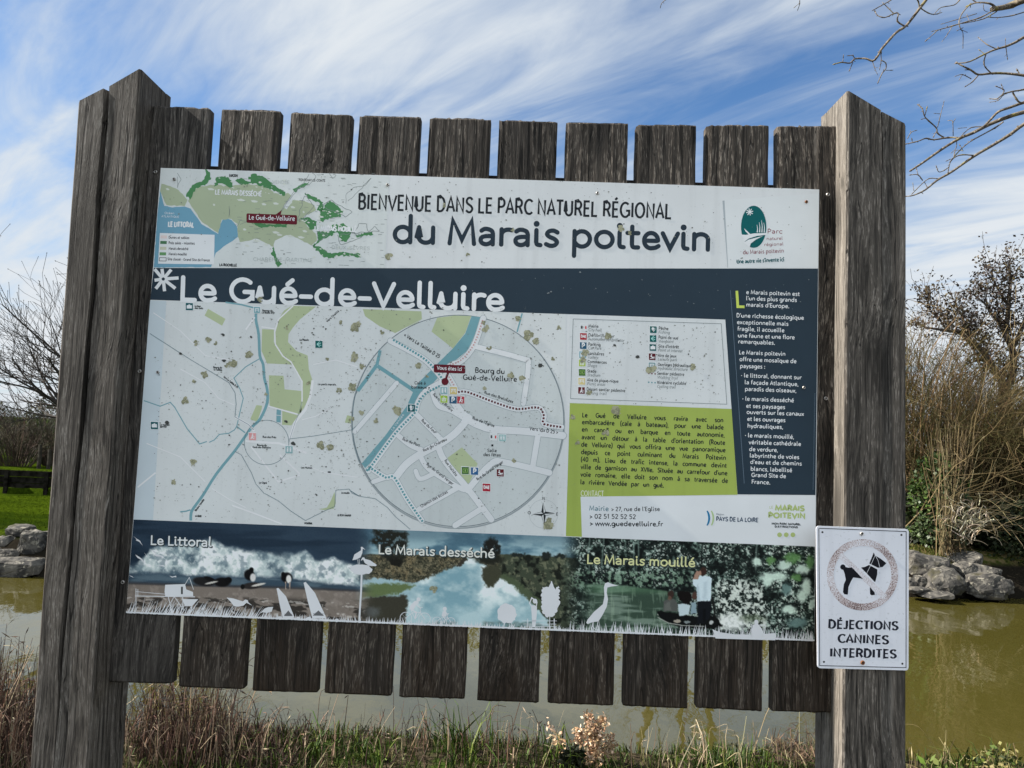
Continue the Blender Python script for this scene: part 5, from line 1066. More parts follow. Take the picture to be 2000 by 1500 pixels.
def groundmat():
    m = bpy.data.materials.new('ground_soil_and_turf'); m.use_nodes = True; nt = m.node_tree; b = nt.nodes['Principled BSDF']
    g = N(nt, 'ShaderNodeNewGeometry')
    def nn(s, d, sc=(1, 1, 1)):
        mp2 = N(nt, 'ShaderNodeMapping'); mp2.inputs['Scale'].default_value = sc; LK(nt, g.outputs['Position'], mp2.inputs[0])
        n = N(nt, 'ShaderNodeTexNoise'); n.inputs['Scale'].default_value = s; n.inputs['Detail'].default_value = d; LK(nt, mp2.outputs[0], n.inputs['Vector']); return n.outputs[0]
    sp = N(nt, 'ShaderNodeSeparateXYZ'); LK(nt, g.outputs['Position'], sp.inputs[0])
    turf = mixc(nt, smooth(nt, nn(14, 6), .35, .65), (.018,.030,.002), (.040,.062,.004)); turf = mixc(nt, smooth(nt, nn(.55, 3, (.4, 1.6, 1)), .42, .60), turf, (.012,.022,.002))
    soil = mixc(nt, smooth(nt, nn(20, 6), .4, .65), (.022,.018,.012), (.07,.055,.035)); soil = mixc(nt, smooth(nt, nn(6, 4), .5, .66), soil, (.03,.05,.010))
    dry = mixc(nt, smooth(nt, nn(9, 5), .42, .6), (.05,.06,.012), (.14,.11,.05))
    far = smooth(nt, sp.outputs[1], 9.5, 10.5); right = smooth(nt, sp.outputs[0], -2, 2)
    c = mixc(nt, far, soil, mixc(nt, right, turf, dry)); bank = smooth(nt, sp.outputs[2], -.40, -.52); c = mixc(nt, bank, c, (.014,.012,.009))
    LK(nt, c, b.inputs['Base Color']); b.inputs['Roughness'].default_value = .9; b.inputs['Specular IOR Level'].default_value = 0
    bp = N(nt, 'ShaderNodeBump'); bp.inputs['Strength'].default_value = .6; bp.inputs['Distance'].default_value = .05; LK(nt, nn(30, 6), bp.inputs['Height']); LK(nt, bp.outputs[0], b.inputs['Normal']); return m
def axis(lo, hi, f0, f1, fine, grow):
    a = list(np.arange(f0, f1+1e-6, fine)); s_ = fine; v = f1
    while v < hi: s_ *= grow; v += s_; a.append(v)
    s_ = fine; v = f0; pre = []
    while v > lo: s_ *= grow; v -= s_; pre.append(v)
    return pre[::-1]+a
xs = axis(-420, 420, -14, 14, .28, 1.25); ys = axis(-60, 700, -1, 20, .16, 1.25)
m = MB(); m.v = [(x, y, height(x, y)) for y in ys for x in xs]; W = len(xs)
m.f = [(j*W+i, j*W+i+1, (j+1)*W+i+1, (j+1)*W+i) for j in range(len(ys)-1) for i in range(W-1)]
gobj = m.build('ground', groundmat(), None, True); tag(gobj, 'river banks with rough turf, mown lawn and bare earth', None, None, 'structure'); gobj.pop('category', None) if 'category' in gobj else None
def watermat():
    m = bpy.data.materials.new('murky_water'); m.use_nodes = True; nt = m.node_tree; b = nt.nodes['Principled BSDF']
    b.inputs['Base Color'].default_value = (.052, .045, .010, 1); b.inputs['Roughness'].default_value = .03; b.inputs['IOR'].default_value = 1.75; b.inputs['Specular IOR Level'].default_value = .5
    g = N(nt, 'ShaderNodeNewGeometry')
    def nn(s, d, sc):
        mp2 = N(nt, 'ShaderNodeMapping'); mp2.inputs['Scale'].default_value = sc; LK(nt, g.outputs['Position'], mp2.inputs[0])
        n = N(nt, 'ShaderNodeTexNoise'); n.inputs['Scale'].default_value = s; n.inputs['Detail'].default_value = d; LK(nt, mp2.outputs[0], n.inputs['Vector']); return n.outputs[0]
    h = math_n(nt, 'ADD', math_n(nt, 'MULTIPLY', nn(1.3, 2, (1, .6, 1)), .6), math_n(nt, 'MULTIPLY', nn(5.5, 2, (1, .55, 1)), .12))
    bp = N(nt, 'ShaderNodeBump'); bp.inputs['Strength'].default_value = .35; bp.inputs['Distance'].default_value = .05; LK(nt, h, bp.inputs['Height']); LK(nt, bp.outputs[0], b.inputs['Normal']); return m
m = MB(); m.add([(-400, 2.0, WATER), (400, 2.0, WATER), (400, 14.6, WATER), (-400, 14.6, WATER)], [(0, 1, 2, 3)])
tag(m.build('river', watermat()), 'murky olive river between the banks', None, None, 'structure')

# ------------------------------------------------------------------ rocks
def rockmat():
    m = bpy.data.materials.new('grey_limestone'); m.use_nodes = True; nt = m.node_tree; b = nt.nodes['Principled BSDF']
    t = N(nt, 'ShaderNodeTexCoord'); oi = N(nt, 'ShaderNodeObjectInfo')
    ad = N(nt, 'ShaderNodeVectorMath', operation='ADD'); LK(nt, t.outputs['Object'], ad.inputs[0]); LK(nt, oi.outputs['Random'], ad.inputs[1])
    def nn(s, d, dist=0):
        n = N(nt, 'ShaderNodeTexNoise'); n.inputs['Scale'].default_value = s; n.inputs['Detail'].default_value = d; n.inputs['Distortion'].default_value = dist; LK(nt, ad.outputs[0], n.inputs['Vector']); return n.outputs[0]
    c = mixc(nt, smooth(nt, nn(5, 8, .6), .35, .65), (.027,.026,.025), (.105,.097,.084)); c = mixc(nt, smooth(nt, nn(14, 6), .55, .70), c, (.20,.185,.15)); c = mixc(nt, smooth(nt, nn(3, 4), .56, .7, 0, .7), c, (.035,.032,.012))
    LK(nt, c, b.inputs['Base Color']); b.inputs['Roughness'].default_value = .85; b.inputs['Specular IOR Level'].default_value = .2
    bp = N(nt, 'ShaderNodeBump'); bp.inputs['Strength'].default_value = .7; bp.inputs['Distance'].default_value = .03; LK(nt, nn(16, 8, .4), bp.inputs['Height']); LK(nt, bp.outputs[0], b.inputs['Normal']); return m
ROCK = rockmat()
def rock(px, py, pw, ph, d, label, seed, group):
    y = d+CAM.y; c = P(px, py, y); k = d/FPX; rx, rz = pw*k/2*1.02, ph*k/2*1.08; ry = max(rx*.8, rz*.9); r2 = random.Random(seed)
    bm = bmesh.new()
    for i in range(26):
        v = Vector((r2.gauss(0, 1), r2.gauss(0, 1), r2.gauss(0, 1))).normalized()
        q = [math.copysign(abs(t)**.6, t) for t in v]; bm.verts.new((q[0]*rx*r2.uniform(.92, 1.1), q[1]*ry, q[2]*rz*r2.uniform(.95, 1.1)))
    res = bmesh.ops.convex_hull(bm, input=bm.verts); bmesh.ops.delete(bm, geom=[g for g in res['geom_interior'] if isinstance(g, bmesh.types.BMVert)], context='VERTS')
    bmesh.ops.bevel(bm, geom=bm.edges[:], offset=min(rx, rz)*.06, segments=2, affect='EDGES', profile=.6)
    bmesh.ops.triangulate(bm, faces=bm.faces[:]); bmesh.ops.subdivide_edges(bm, edges=bm.edges[:], cuts=2, use_grid_fill=True)
    for v in bm.verts:
        p = v.co/max(rx, .05); n = mnoise.fractal(p*2.2+Vector((seed*3.1, 0, 0)), 1.0, 2.0, 4); v.co += v.co.normalized()*n*min(rx, rz)*.18
    me = bpy.data.meshes.new('rock'); bm.to_mesh(me); bm.free(); me.materials.append(ROCK)
    o = link(bpy.data.objects.new('rock', me)); o.location = c
    return tag(o, label, 'rock', group)
GL_ = 'rocks along the left far bank'; GR_ = 'rocks at the right far bank'
for i, (a, lb) in enumerate((((40,1036,52,24,13.2),'flat-topped dark rock highest on the left bank, at the lawn edge'), ((66,1064,54,54,12.9),'tall grey rock with a pale top, beside the left post'), ((12,1062,52,32,13.0),'dark wedge rock behind the tall grey one on the left bank'),
    ((16,1084,56,24,12.75),'low shaded rock between the long slab and the dark wedge rock'), ((34,1107,104,34,12.5),'long pale slab rock at the waterline on the left bank'), ((0,1046,20,12,13.2),'small pale rock at the left frame edge by the lawn'), ((-22,1094,60,50,12.7),'rock cut by the left frame edge above the waterline'))): rock(*a, lb, 40+i, GL_)
for i, (a, lb) in enumerate((((1808,1106,80,46,14.2),'blue-grey slanting rock near the dog sign on the right bank'), ((1846,1137,66,48,13.7),'round-faced smooth boulder at the waterline, centre of the right heap'), ((1880,1094,72,34,14.5),'flat-topped brown boulder on top of the right heap'), ((1922,1144,80,46,13.8),'broad sloping rock with a pale ridge at the right waterline'),
    ((1962,1146,32,26,13.9),'small rock at the tip of the right heap'), ((1916,1118,66,30,14.2),'rock with a straw-coloured top behind the broad sloping one'), ((1797,1136,26,22,13.8),'small grey stone beside the round boulder'), ((1779,1140,26,22,13.8),'small stone right next to the dog sign at the waterline'),
    ((1829,1161,62,12,13.4),'thin pale slab lying at the foot of the round boulder'), ((1791,1152,46,11,13.5),'thin brown slab below the small grey stones'), ((1780,1087,34,26,14.4),'bluish rock half behind the dog sign'), ((1882,1120,48,42,14.2),'dark rock wedged between the round boulder and the brown one'))): rock(*a, lb, 70+i, GR_)

# ------------------------------------------------------------------ left far bank: retaining boards, posts, wall
yw = 17.5; W_DARK = mat('black_old_boards', (.012,.011,.009), .9, 0.0, 8, .6)
m = MB(); x0, x1 = P(-140, 940, yw).x, P(330, 940, yw).x
brd = empty('retaining_wall', ((x0+x1)/2, yw, -.3), 'low dark retaining wall of horizontal boards behind the left lawn', 'wall'); r2 = random.Random(4)
for k in range(4):
    for j in range(6):
        a, b_ = lerp(x0, x1, j/6), lerp(x0, x1, (j+1)/6)-.015; z0 = -.36+k*.165+r2.uniform(-.008, .008); q = MB(); q.box(a, b_, yw-r2.uniform(.03, .05), yw+.03, z0, z0+.145); q.build('board', W_DARK, brd)
for j in range(7): q = MB(); xx = lerp(x0, x1, j/6); q.box(xx-.05, xx+.05, yw-.11, yw-.055, -.45, .27); q.build('stake', W_DARK, brd)
for px, top, lb in ((75, 868, 'dark wooden post above the retaining wall, left of the pair'), (94, 878, 'dark wooden post above the retaining wall, nearer the sign')):
    y = 18.3; c = P(px, 915, y); m = MB(); zt = P(px, top, y).z; pts = [(c.x, y, .2), (c.x+.01, y, lerp(.2, zt, .5)), (c.x, y, zt)]; m.tube(pts, [.055, .052, .048], 8)
    m.thing('fence_post', W_FAR, (c.x, y, .2), lb, 'post', 'fence posts behind the left lawn')
m = MB(); y = 27.0; a, b_ = P(60, 872, y), P(180, 872, y); m.box(a.x, b_.x, y, y+.2, .25, P(100, 868, y).z); m.box(a.x-.04, b_.x+.04, y-.04, y+.24, P(100, 868, y).z, P(100, 868, y).z+.06)
m.thing('garden_wall', mat('white_render', (.62, .60, .57), .8, .2, 6, .12), ((a.x+b_.x)/2, y, .25), 'low white garden wall glimpsed behind the bare bushes', 'wall')

# ------------------------------------------------------------------ vegetation builders
def vrand(r): return Vector((r.gauss(0, 1), r.gauss(0, 1), r.gauss(0, 1)))
BARK_G = mat('grey_bark', (.050, .042, .034), .9, .2, 30, .5)
def jit(c, r, a=.35): k = 1+r.uniform(-a, a); return tuple(max(0, v*k*(1+r.uniform(-.08, .08))) for v in c)
TWIGM = mat('twig_bark', 'attr', .85, .2); LEAFM = mat('leaf_blade', 'attr', .6, .2); TURFM = mat('turf_blade', 'attr', .9, 0.0); DRYM = mat('dry_stalk', 'attr', .8, .25)
def grow(mb, p, d, L, r, lev, rg, up=.2, spread=.75, kids=(5, 5, 5), sides=(6, 4, 3, 3), bud=None, curl=.25, minr=.003):
    n = 5 if lev < 2 else 4; pts = [p.copy()]; q = p.copy(); dd = d.normalized()
    for i in range(n):
        dd = (dd+vrand(rg)*curl*.35+Vector((0, 0, up*.22))).normalized(); q = q+dd*L/n; pts.append(q.copy())
    r1 = max(minr, r*.45); mb.tube(pts, [lerp(r, r1, i/n) for i in range(n+1)], sides[min(lev, len(sides)-1)], False)
    if lev < len(kids):
        for k in range(kids[lev]):
            t = rg.uniform(.28, 1.0) if k else 1.0; i = min(n-1, int(t*n)); base = pts[i].lerp(pts[i+1], t*n-i if t < 1 else 1)
            ax = (pts[i+1]-pts[i]).normalized(); side = vrand(rg); side = (side-ax*side.dot(ax)).normalized()
            nd = (ax+side*spread*rg.uniform(.55, 1.25)).normalized()
            grow(mb, base, nd, L*rg.uniform(.48, .72), lerp(r, r1, t)*.62, lev+1, rg, up, spread, kids, sides, bud, curl, minr)
    elif bud: bud(pts[-1], dd, pts)
# bare tree on the left bank
rg = random.Random(31)
y = 15.6; c = P(225, 950, y); base = Vector((c.x, y, height(c.x, y)-.1))
tree = empty('bare_tree', base, 'leafless tree with fine upswept twigs on the far bank behind the left post', 'tree')
m = MB(); top = base+Vector((.1, 0, 1.75)); m.tube(catmull([base, base+Vector((.06, .02, .8)), top], 5), [.17-.004*i for i in range(11)], 10); m.build('trunk', BARK_G, tree, True)
m = MB(); m.col = (.035, .029, .024)
def bud1(p, d, pts): m.leaf(p, d, Vector((0, 1, 0)), .04, .010)
for k in range(9):
    a = 2*math.pi*k/9+.3; d = Vector((math.cos(a)*1.05, math.sin(a)*.8, .62+.3*rg.random()))
    grow(m, top-Vector((0, 0, rg.uniform(0, .5))), d, rg.uniform(2.2, 2.9), .07, 0, rg, .30, .72, (7, 6, 5), (6, 4, 3, 3), bud1, .28, .0045)
m.build('crown', TWIGM, tree)
# twiggy bushes on the terrace, hedge further off
def bush(px, d, w, h, label, cols, seed, n, zbase, name='bare_bush', group='leafless bushes behind the left lawn', spread=1.0):
    r = random.Random(seed); y = d+CAM.y; c = P(px, 900, y); m = MB()
    for i in range(n):
        m.col = jit(r.choice(cols), r); a = r.uniform(0, 6.283); q = r.random()**.5
        p = Vector((c.x+math.cos(a)*w*.16*q, y+math.sin(a)*w*.16*q, zbase)); tip = Vector((c.x+math.cos(a)*w*.5*q*spread, y+math.sin(a)*w*.5*q, zbase+h*(1-.45*q*q)*r.uniform(.55, 1.05)))
        mid = p.lerp(tip, .5)+Vector((r.uniform(-.1, .1), r.uniform(-.1, .1), h*.12)); pts = catmull([p, mid, tip], 3)
        m.tube(pts, [lerp(.010, .004, i_/(len(pts)-1)) for i_ in range(len(pts))], 3, False)
        for k in range(7):
            t = r.uniform(.3, 1); b0 = Vector(pts[min(len(pts)-1, int(t*(len(pts)-1)))]); dd = ((tip-mid).normalized()+vrand(r)*.55).normalized(); L = h*r.uniform(.08, .22)
            m.tube([b0, b0+dd*L*.5+Vector((0, 0, .02)), b0+dd*L+Vector((0, 0, .05))], [.005, .004, .003], 3, False)
    return m.thing(name, TWIGM, (c.x, y, zbase), label, 'bush', group)
BR = [(.050,.034,.024), (.075,.052,.036), (.040,.036,.022), (.06,.055,.03)]
bush(32, 20.6, 2.2, 1.5, 'reddish leafless bush with fanned stems just above the board wall', BR, 51, 120, .25)
bush(110, 21.6, 2.0, 1.7, 'leafless bush between the two dark posts and the sign', BR, 52, 110, .25)
bush(-40, 22.5, 2.6, 2.0, 'leafless bush at the left frame edge behind the lawn', BR, 53, 110, .25)
bush(70, 25.5, 4.5, 2.3, 'taller greyish bush filling the gap behind the reddish ones', [(.05,.045,.035), (.035,.04,.02)], 54, 240, .3)
def leafmass(mb, c, rad, n, size, cols, r, shell=.55, up=.3, gloss=None, asp=.42):
    for i in range(n):
        v = vrand(r).normalized(); q = shell+(1-shell)*r.random()**.6; k = 1+.22*mnoise.noise(v*2.3+Vector(c)*.7)
        p = Vector((c[0]+v.x*rad[0]*q*k, c[1]+v.y*rad[1]*q*k, c[2]+v.z*rad[2]*q*k)); mb.col = jit(r.choice(cols), r)
        d = (v*.7+vrand(r)*.6+Vector((0, 0, up-.35))).normalized(); nn_ = (v+vrand(r)*.5+Vector((0, 0, up))).normalized(); L = size*r.uniform(.6, 1.3); mb.leaf(p, d, nn_, L, L*asp)
# distant hedge: a far-off mass
r = random.Random(61); m = MB()
for i in range(46):
    x = -46+i*2.1+r.uniform(-.6, .6); y = 40+r.uniform(0, 8); h = r.uniform(1.5, 2.8); leafmass(m, (x, y, .6+h*.45), (1.7, 1.2, h*.62), 750, .19, [(.032,.040,.016), (.05,.05,.025), (.055,.042,.03)], r, .35)
tag(m.build('distant_hedge', LEAFM), 'dark hedges and scrub far behind both banks', 'hedge', None, 'stuff')
# undergrowth along the middle of the far bank (mirrored in the river under the board)
r = random.Random(62); m = MB()
for i in range(30):
    x = -5.6+i*.42; y = shore(x)+1.6+r.uniform(-.3, .6); h = r.uniform(.5, 1.15); leafmass(m, (x, y, -.3+h*.5), (.5, .5, h*.62), 330, .075, [(.05,.055,.016), (.08,.065,.03), (.04,.042,.014)], r, .3)
tag(m.build('bank_undergrowth', LEAFM), 'rough undergrowth along the far waterline behind the board', 'undergrowth', None, 'stuff')
# slim tree whose twigs show between the slats
rg = random.Random(33); y = 15.2; c = P(1340, 950, y); base = Vector((c.x, y, height(c.x, y)-.1))
t3 = empty('slim_tree', base, 'slim leafless tree glimpsed in the gap beside the ninth slat', 'tree'); mc = MB(); mc.col = (.045, .038, .028)
for dx_ in (-.55, 0, .5):
    m = MB(); p0 = base+Vector((dx_*.5, 0, 0)); p1 = base+Vector((dx_*1.4, .1, 3.0)); p2 = base+Vector((dx_*1.9, 0, 5.4)); pts = catmull([p0, p1, p2], 6); m.tube(pts, [lerp(.12, .03, i/(len(pts)-1)) for i in range(len(pts))], 8); m.build('trunk', BARK_G, t3, True)
    for k in range(12):
        t = rg.uniform(.25, 1); b0 = Vector(pts[int(t*(len(pts)-1))]); grow(mc, b0, Vector((rg.uniform(-1, 1), rg.uniform(-1, 1), .7)), rg.uniform(.7, 1.3), .022, 1, rg, .3, .6, (5, 5, 4), (4, 3, 3), None, .3, .004)
mc.build('crown', TWIGM, t3)

# ------------------------------------------------------------------ right far bank
r = random.Random(71); m = MB(); yb = 13.4
OL = [(.080,.060,.020), (.055,.045,.013), (.11,.078,.034), (.036,.033,.010), (.075,.046,.022), (.15,.115,.06)]
for i in range(1000):       # whippy shrub
    px = r.uniform(1700, 2150); y = yb+r.uniform(.35, 2.8); dd = y-CAM.y; b0 = P(px, 1065, y); b0.z = -.35
    topy = np.interp(px, [1700, 1790, 1850, 1900, 1950, 2020, 2150], [600, 640, 690, 730, 765, 785, 760])+r.gauss(0, 26)+r.random()**2.6*200
    lean = r.gauss(0, .85)+(px-1890)/700; h = max(.5, P(px, topy, y).z-b0.z)
    start = b0+Vector((0, 0, h*r.choice((0, 0, .15, .35, .5)))); h2 = h-(start.z-b0.z)
    tip = start+Vector((lean*h2*.55, r.gauss(0, .25)*h2*.5, h2)); mid = start.lerp(tip, .55)+Vector((r.gauss(0, .22), r.gauss(0, .15), h2*.12)); droop = tip+Vector((math.copysign(r.uniform(.05, .35), lean), r.gauss(0, .1), -r.uniform(0, .25)*h2*.4))
    m.col = jit(r.choice(OL), r, .4); pts = catmull([start, mid, tip, droop], 2); m.tube(pts, [lerp(.0085, .0035, k/(len(pts)-1)) for k in range(len(pts))], 3, False)
    if r.random() < .8:
        for k in range(3): p = Vector(pts[r.randint(2, len(pts)-1)]); m.leaf(p, (vrand(r)+Vector((0, 0, -.4))).normalized(), vrand(r).normalized(), r.uniform(.05, .11), .011)
ONL = [(.074,.052,.019), (.052,.041,.013), (.095,.066,.030), (.042,.038,.012), (.08,.05,.025), (.14,.11,.06)]
for i in range(120):
    px = r.uniform(1730, 2120); y = yb+r.uniform(.4, 2.6); b0 = P(px, 1065, y); b0.z = r.uniform(-.3, 1.2); h = P(px, np.interp(px, [1700, 1790, 1850, 1900, 1950, 2020, 2150], [590, 640, 690, 735, 765, 785, 760]), y).z-b0.z
    m.col = jit(r.choice(ONL), r, .35); rg2 = random.Random(700+i); grow(m, b0, Vector((r.gauss(0, .6), r.gauss(0, .4), 1)), max(.5, h*.56), .015, 0, rg2, .10, .80, (6, 5, 4), (4, 3, 3, 3), None, .42, .0035)
leafmass(m, (P(1900, 1000, 14.6).x, 14.9, .9), (1.9, .8, 1.15), 5200, .085, ONL, r, .15, .2, None, .22)
c = P(1920, 1060, yb); m.thing('whippy_shrub', TWIGM, (c.x, yb+.6, -.3), 'tall olive-brown shrub of whippy bare stems on the right far bank', 'shrub')
# small-leaved tree behind it
yt = 15.6; zt4 = Z(1760, 480, 4.4125)
def pt(px, py, y): v = P(px, py, y); return v
base = P(1965, 1060, yt); base.z = -.35
lt = empty('withered_tree', base, 'forked tree with small dark withered leaves rising behind the whippy shrub at right', 'tree')
LIMBS = [[(890,2400),(900,1700),(895,1190)], [(890,1200),(855,1150),(770,1020),(700,910),(600,830),(500,750),(390,730),(290,715),(200,705)], [(900,1200),(945,1150),(968,1000),(950,870),(900,760),(915,620),(930,450),(940,300),(930,150)],
         [(1200,1180),(1060,1225),(930,1285)][::-1], [(712,988),(640,995),(555,1025)], [(950,900),(1020,760),(1080,600),(1130,430),(1150,260)], [(600,830),(560,700),(520,600),(440,520)], [(500,752),(560,740),(690,830)], [(905,780),(820,640),(760,560),(700,480),(560,380)], [(940,520),(860,420),(800,300),(780,190)], [(1060,650),(1180,560),(1260,500)], [(390,730),(320,620),(250,560),(230,430)]]
rads = [(.17,.13), (.085,.02), (.10,.025), (.04,.015), (.03,.012), (.06,.02), (.03,.010), (.03,.012), (.04,.012), (.03,.01), (.03,.012), (.022,.008)]
m = MB(); r = random.Random(72); skel = []
for q, (ra, rb) in zip(LIMBS, rads):
    yy = yt+r.uniform(-.25, .25) if q is not LIMBS[0] else yt; pts = [pt(*zt4([a])[0], yy) for a in q]
    if q is LIMBS[0]: pts[0].z = -.4
    pts = [Vector(p) for p in catmull(pts, 4)]; m.tube(pts, [lerp(ra, rb, i/(len(pts)-1)) for i in range(len(pts))], 7)
    if q is not LIMBS[0]: skel.append(pts)
m.build('trunk', BARK_G, lt, True)
m = MB(); lv = MB(); LC = [(.030,.020,.014), (.045,.032,.018), (.06,.045,.02), (.024,.017,.015)]
for pts in skel:
    for k in range(int(len(pts)*2.6)):
        i = r.randint(1, len(pts)-1); d = (vrand(r)*.7+Vector((0, 0, .9))).normalized(); L = r.uniform(.35, .95); m.col = jit((.04,.03,.022), r)
        q = [pts[i]]; 
        for s_ in range(4): d = (d+vrand(r)*.22+Vector((0, 0, .1))).normalized(); q.append(q[-1]+d*L/4)
        m.tube(q, [.008, .007, .006, .005, .004], 3, False)
        for s_ in range(r.randint(8, 18)):
            j = r.uniform(.8, 4); a = int(min(3, j)); p = q[a].lerp(q[a+1], j-a)+vrand(r)*.06; lv.col = jit(r.choice(LC), r, .4); lv.leaf(p, (vrand(r)+Vector((0, 0, -.3))).normalized(), vrand(r).normalized(), r.uniform(.055, .10), r.uniform(.016, .030))
m.build('twigs', TWIGM, lt); lv.build('leaves', LEAFM, lt)
# tan reed canes
r = random.Random(73); m = MB(); y0 = 13.0
for i in range(150):
    px = r.gauss(1856, 16); y = y0+r.uniform(-.3, .5); b0 = P(px, 1062, y); b0.z = -.32; tp = P(px+r.gauss(0, 30)-2, r.uniform(800, 1040), y+r.gauss(0, .2)); m.col = jit(r.choice(((.095,.07,.033), (.07,.052,.024), (.05,.036,.017), (.14,.105,.058))), r)
    pts = catmull([b0, b0.lerp(tp, .5)+vrand(r)*.05, tp], 3); m.tube(pts, [lerp(.0075, .004, k/(len(pts)-1)) for k in range(len(pts))], 3, False)
    for k in range(4): p = Vector(pts[r.randint(1, len(pts)-1)]); m.leaf(p, (vrand(r)*.6+Vector((r.choice((-1, 1))*.5, 0, .2))).normalized(), vrand(r).normalized(), r.uniform(.09, .22), .010)
c = P(1856, 1062, y0); m.thing('reed_clump', DRYM, (c.x, y0, -.32), 'upright clump of tan dry canes in front of the whippy shrub', 'reeds')
# pale curled dead twigs hanging at its foot
r = random.Random(74); m = MB()
for i in range(150):
    y = 12.75+r.uniform(-.2, .2); p = P(r.gauss(1893, 24), r.gauss(1018, 18), y); a = r.uniform(-.6, 3.6); d = Vector((math.cos(a), r.gauss(0, .4), math.sin(a)*.7)); q = [p]; cu = r.uniform(-.9, .9)
    for k in range(6): d = Vector((d.x*math.cos(cu*.5)-d.z*math.sin(cu*.5), d.y, d.x*math.sin(cu*.5)+d.z*math.cos(cu*.5)-.12)).normalized(); q.append(q[-1]+d*r.uniform(.035, .06))
    m.col = jit(r.choice(((.30,.26,.18), (.22,.18,.11), (.36,.32,.24))), r, .3); m.tube(q, [.009, .009, .008, .007, .006, .005, .004], 3, False)
for i in range(26):
    y = 12.9+r.uniform(-.2, .3); p = P(r.uniform(1880, 1930), r.uniform(960, 1040), y); q = [p]; d = Vector((1, 0, r.uniform(-.1, .5)))
    for k in range(7): d = (d+vrand(r)*.16+Vector((0, 0, -.03))).normalized(); q.append(q[-1]+d*r.uniform(.1, .19))
    m.col = jit((.20,.16,.09), r); m.tube(q, [lerp(.009, .004, k/7) for k in range(8)], 3, False)
c = P(1893, 1040, 12.75); m.thing('dead_branch', DRYM, (c.x, 12.75, c.z), 'pale curled dead twigs hanging low over the right rocks', 'dead branch')
# glossy evergreen and ivy-dark shrub
r = random.Random(75); m = MB(); c = P(1796, 975, 14.2); leafmass(m, (c.x, 13.5, c.z), (.55, .55, .95), 4200, .085, [(.030,.055,.012), (.022,.040,.010), (.05,.085,.016)], r, .35, .4); leafmass(m, (c.x-.1, 13.2, c.z-.55), (.5, .4, .38), 1500, .08, [(.03,.05,.014), (.05,.07,.03)], r, .4, .4)
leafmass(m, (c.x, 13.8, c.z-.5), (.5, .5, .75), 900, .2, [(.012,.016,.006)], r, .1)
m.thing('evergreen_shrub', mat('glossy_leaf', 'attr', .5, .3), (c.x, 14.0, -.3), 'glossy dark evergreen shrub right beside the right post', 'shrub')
r = random.Random(76); m = MB(); c = P(1985, 1060, 13.6); leafmass(m, (c.x, 13.4, c.z+.10), (1.0, .7, .80), 6500, .07, [(.014,.022,.008), (.020,.028,.010), (.03,.036,.014)], r, .3, .3); leafmass(m, (c.x+1.6, 13.6, c.z+.1), (1.2, .8, .8), 4500, .08, [(.014,.022,.008), (.020,.028,.010)], r, .3, .3)
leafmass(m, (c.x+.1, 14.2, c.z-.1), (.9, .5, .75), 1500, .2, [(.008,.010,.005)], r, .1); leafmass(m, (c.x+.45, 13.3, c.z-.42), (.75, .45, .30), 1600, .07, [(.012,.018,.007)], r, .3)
m.thing('ivy_thicket', LEAFM, (c.x, 13.9, -.4), 'near-black ivy thicket overhanging the water at the right edge', 'shrub')

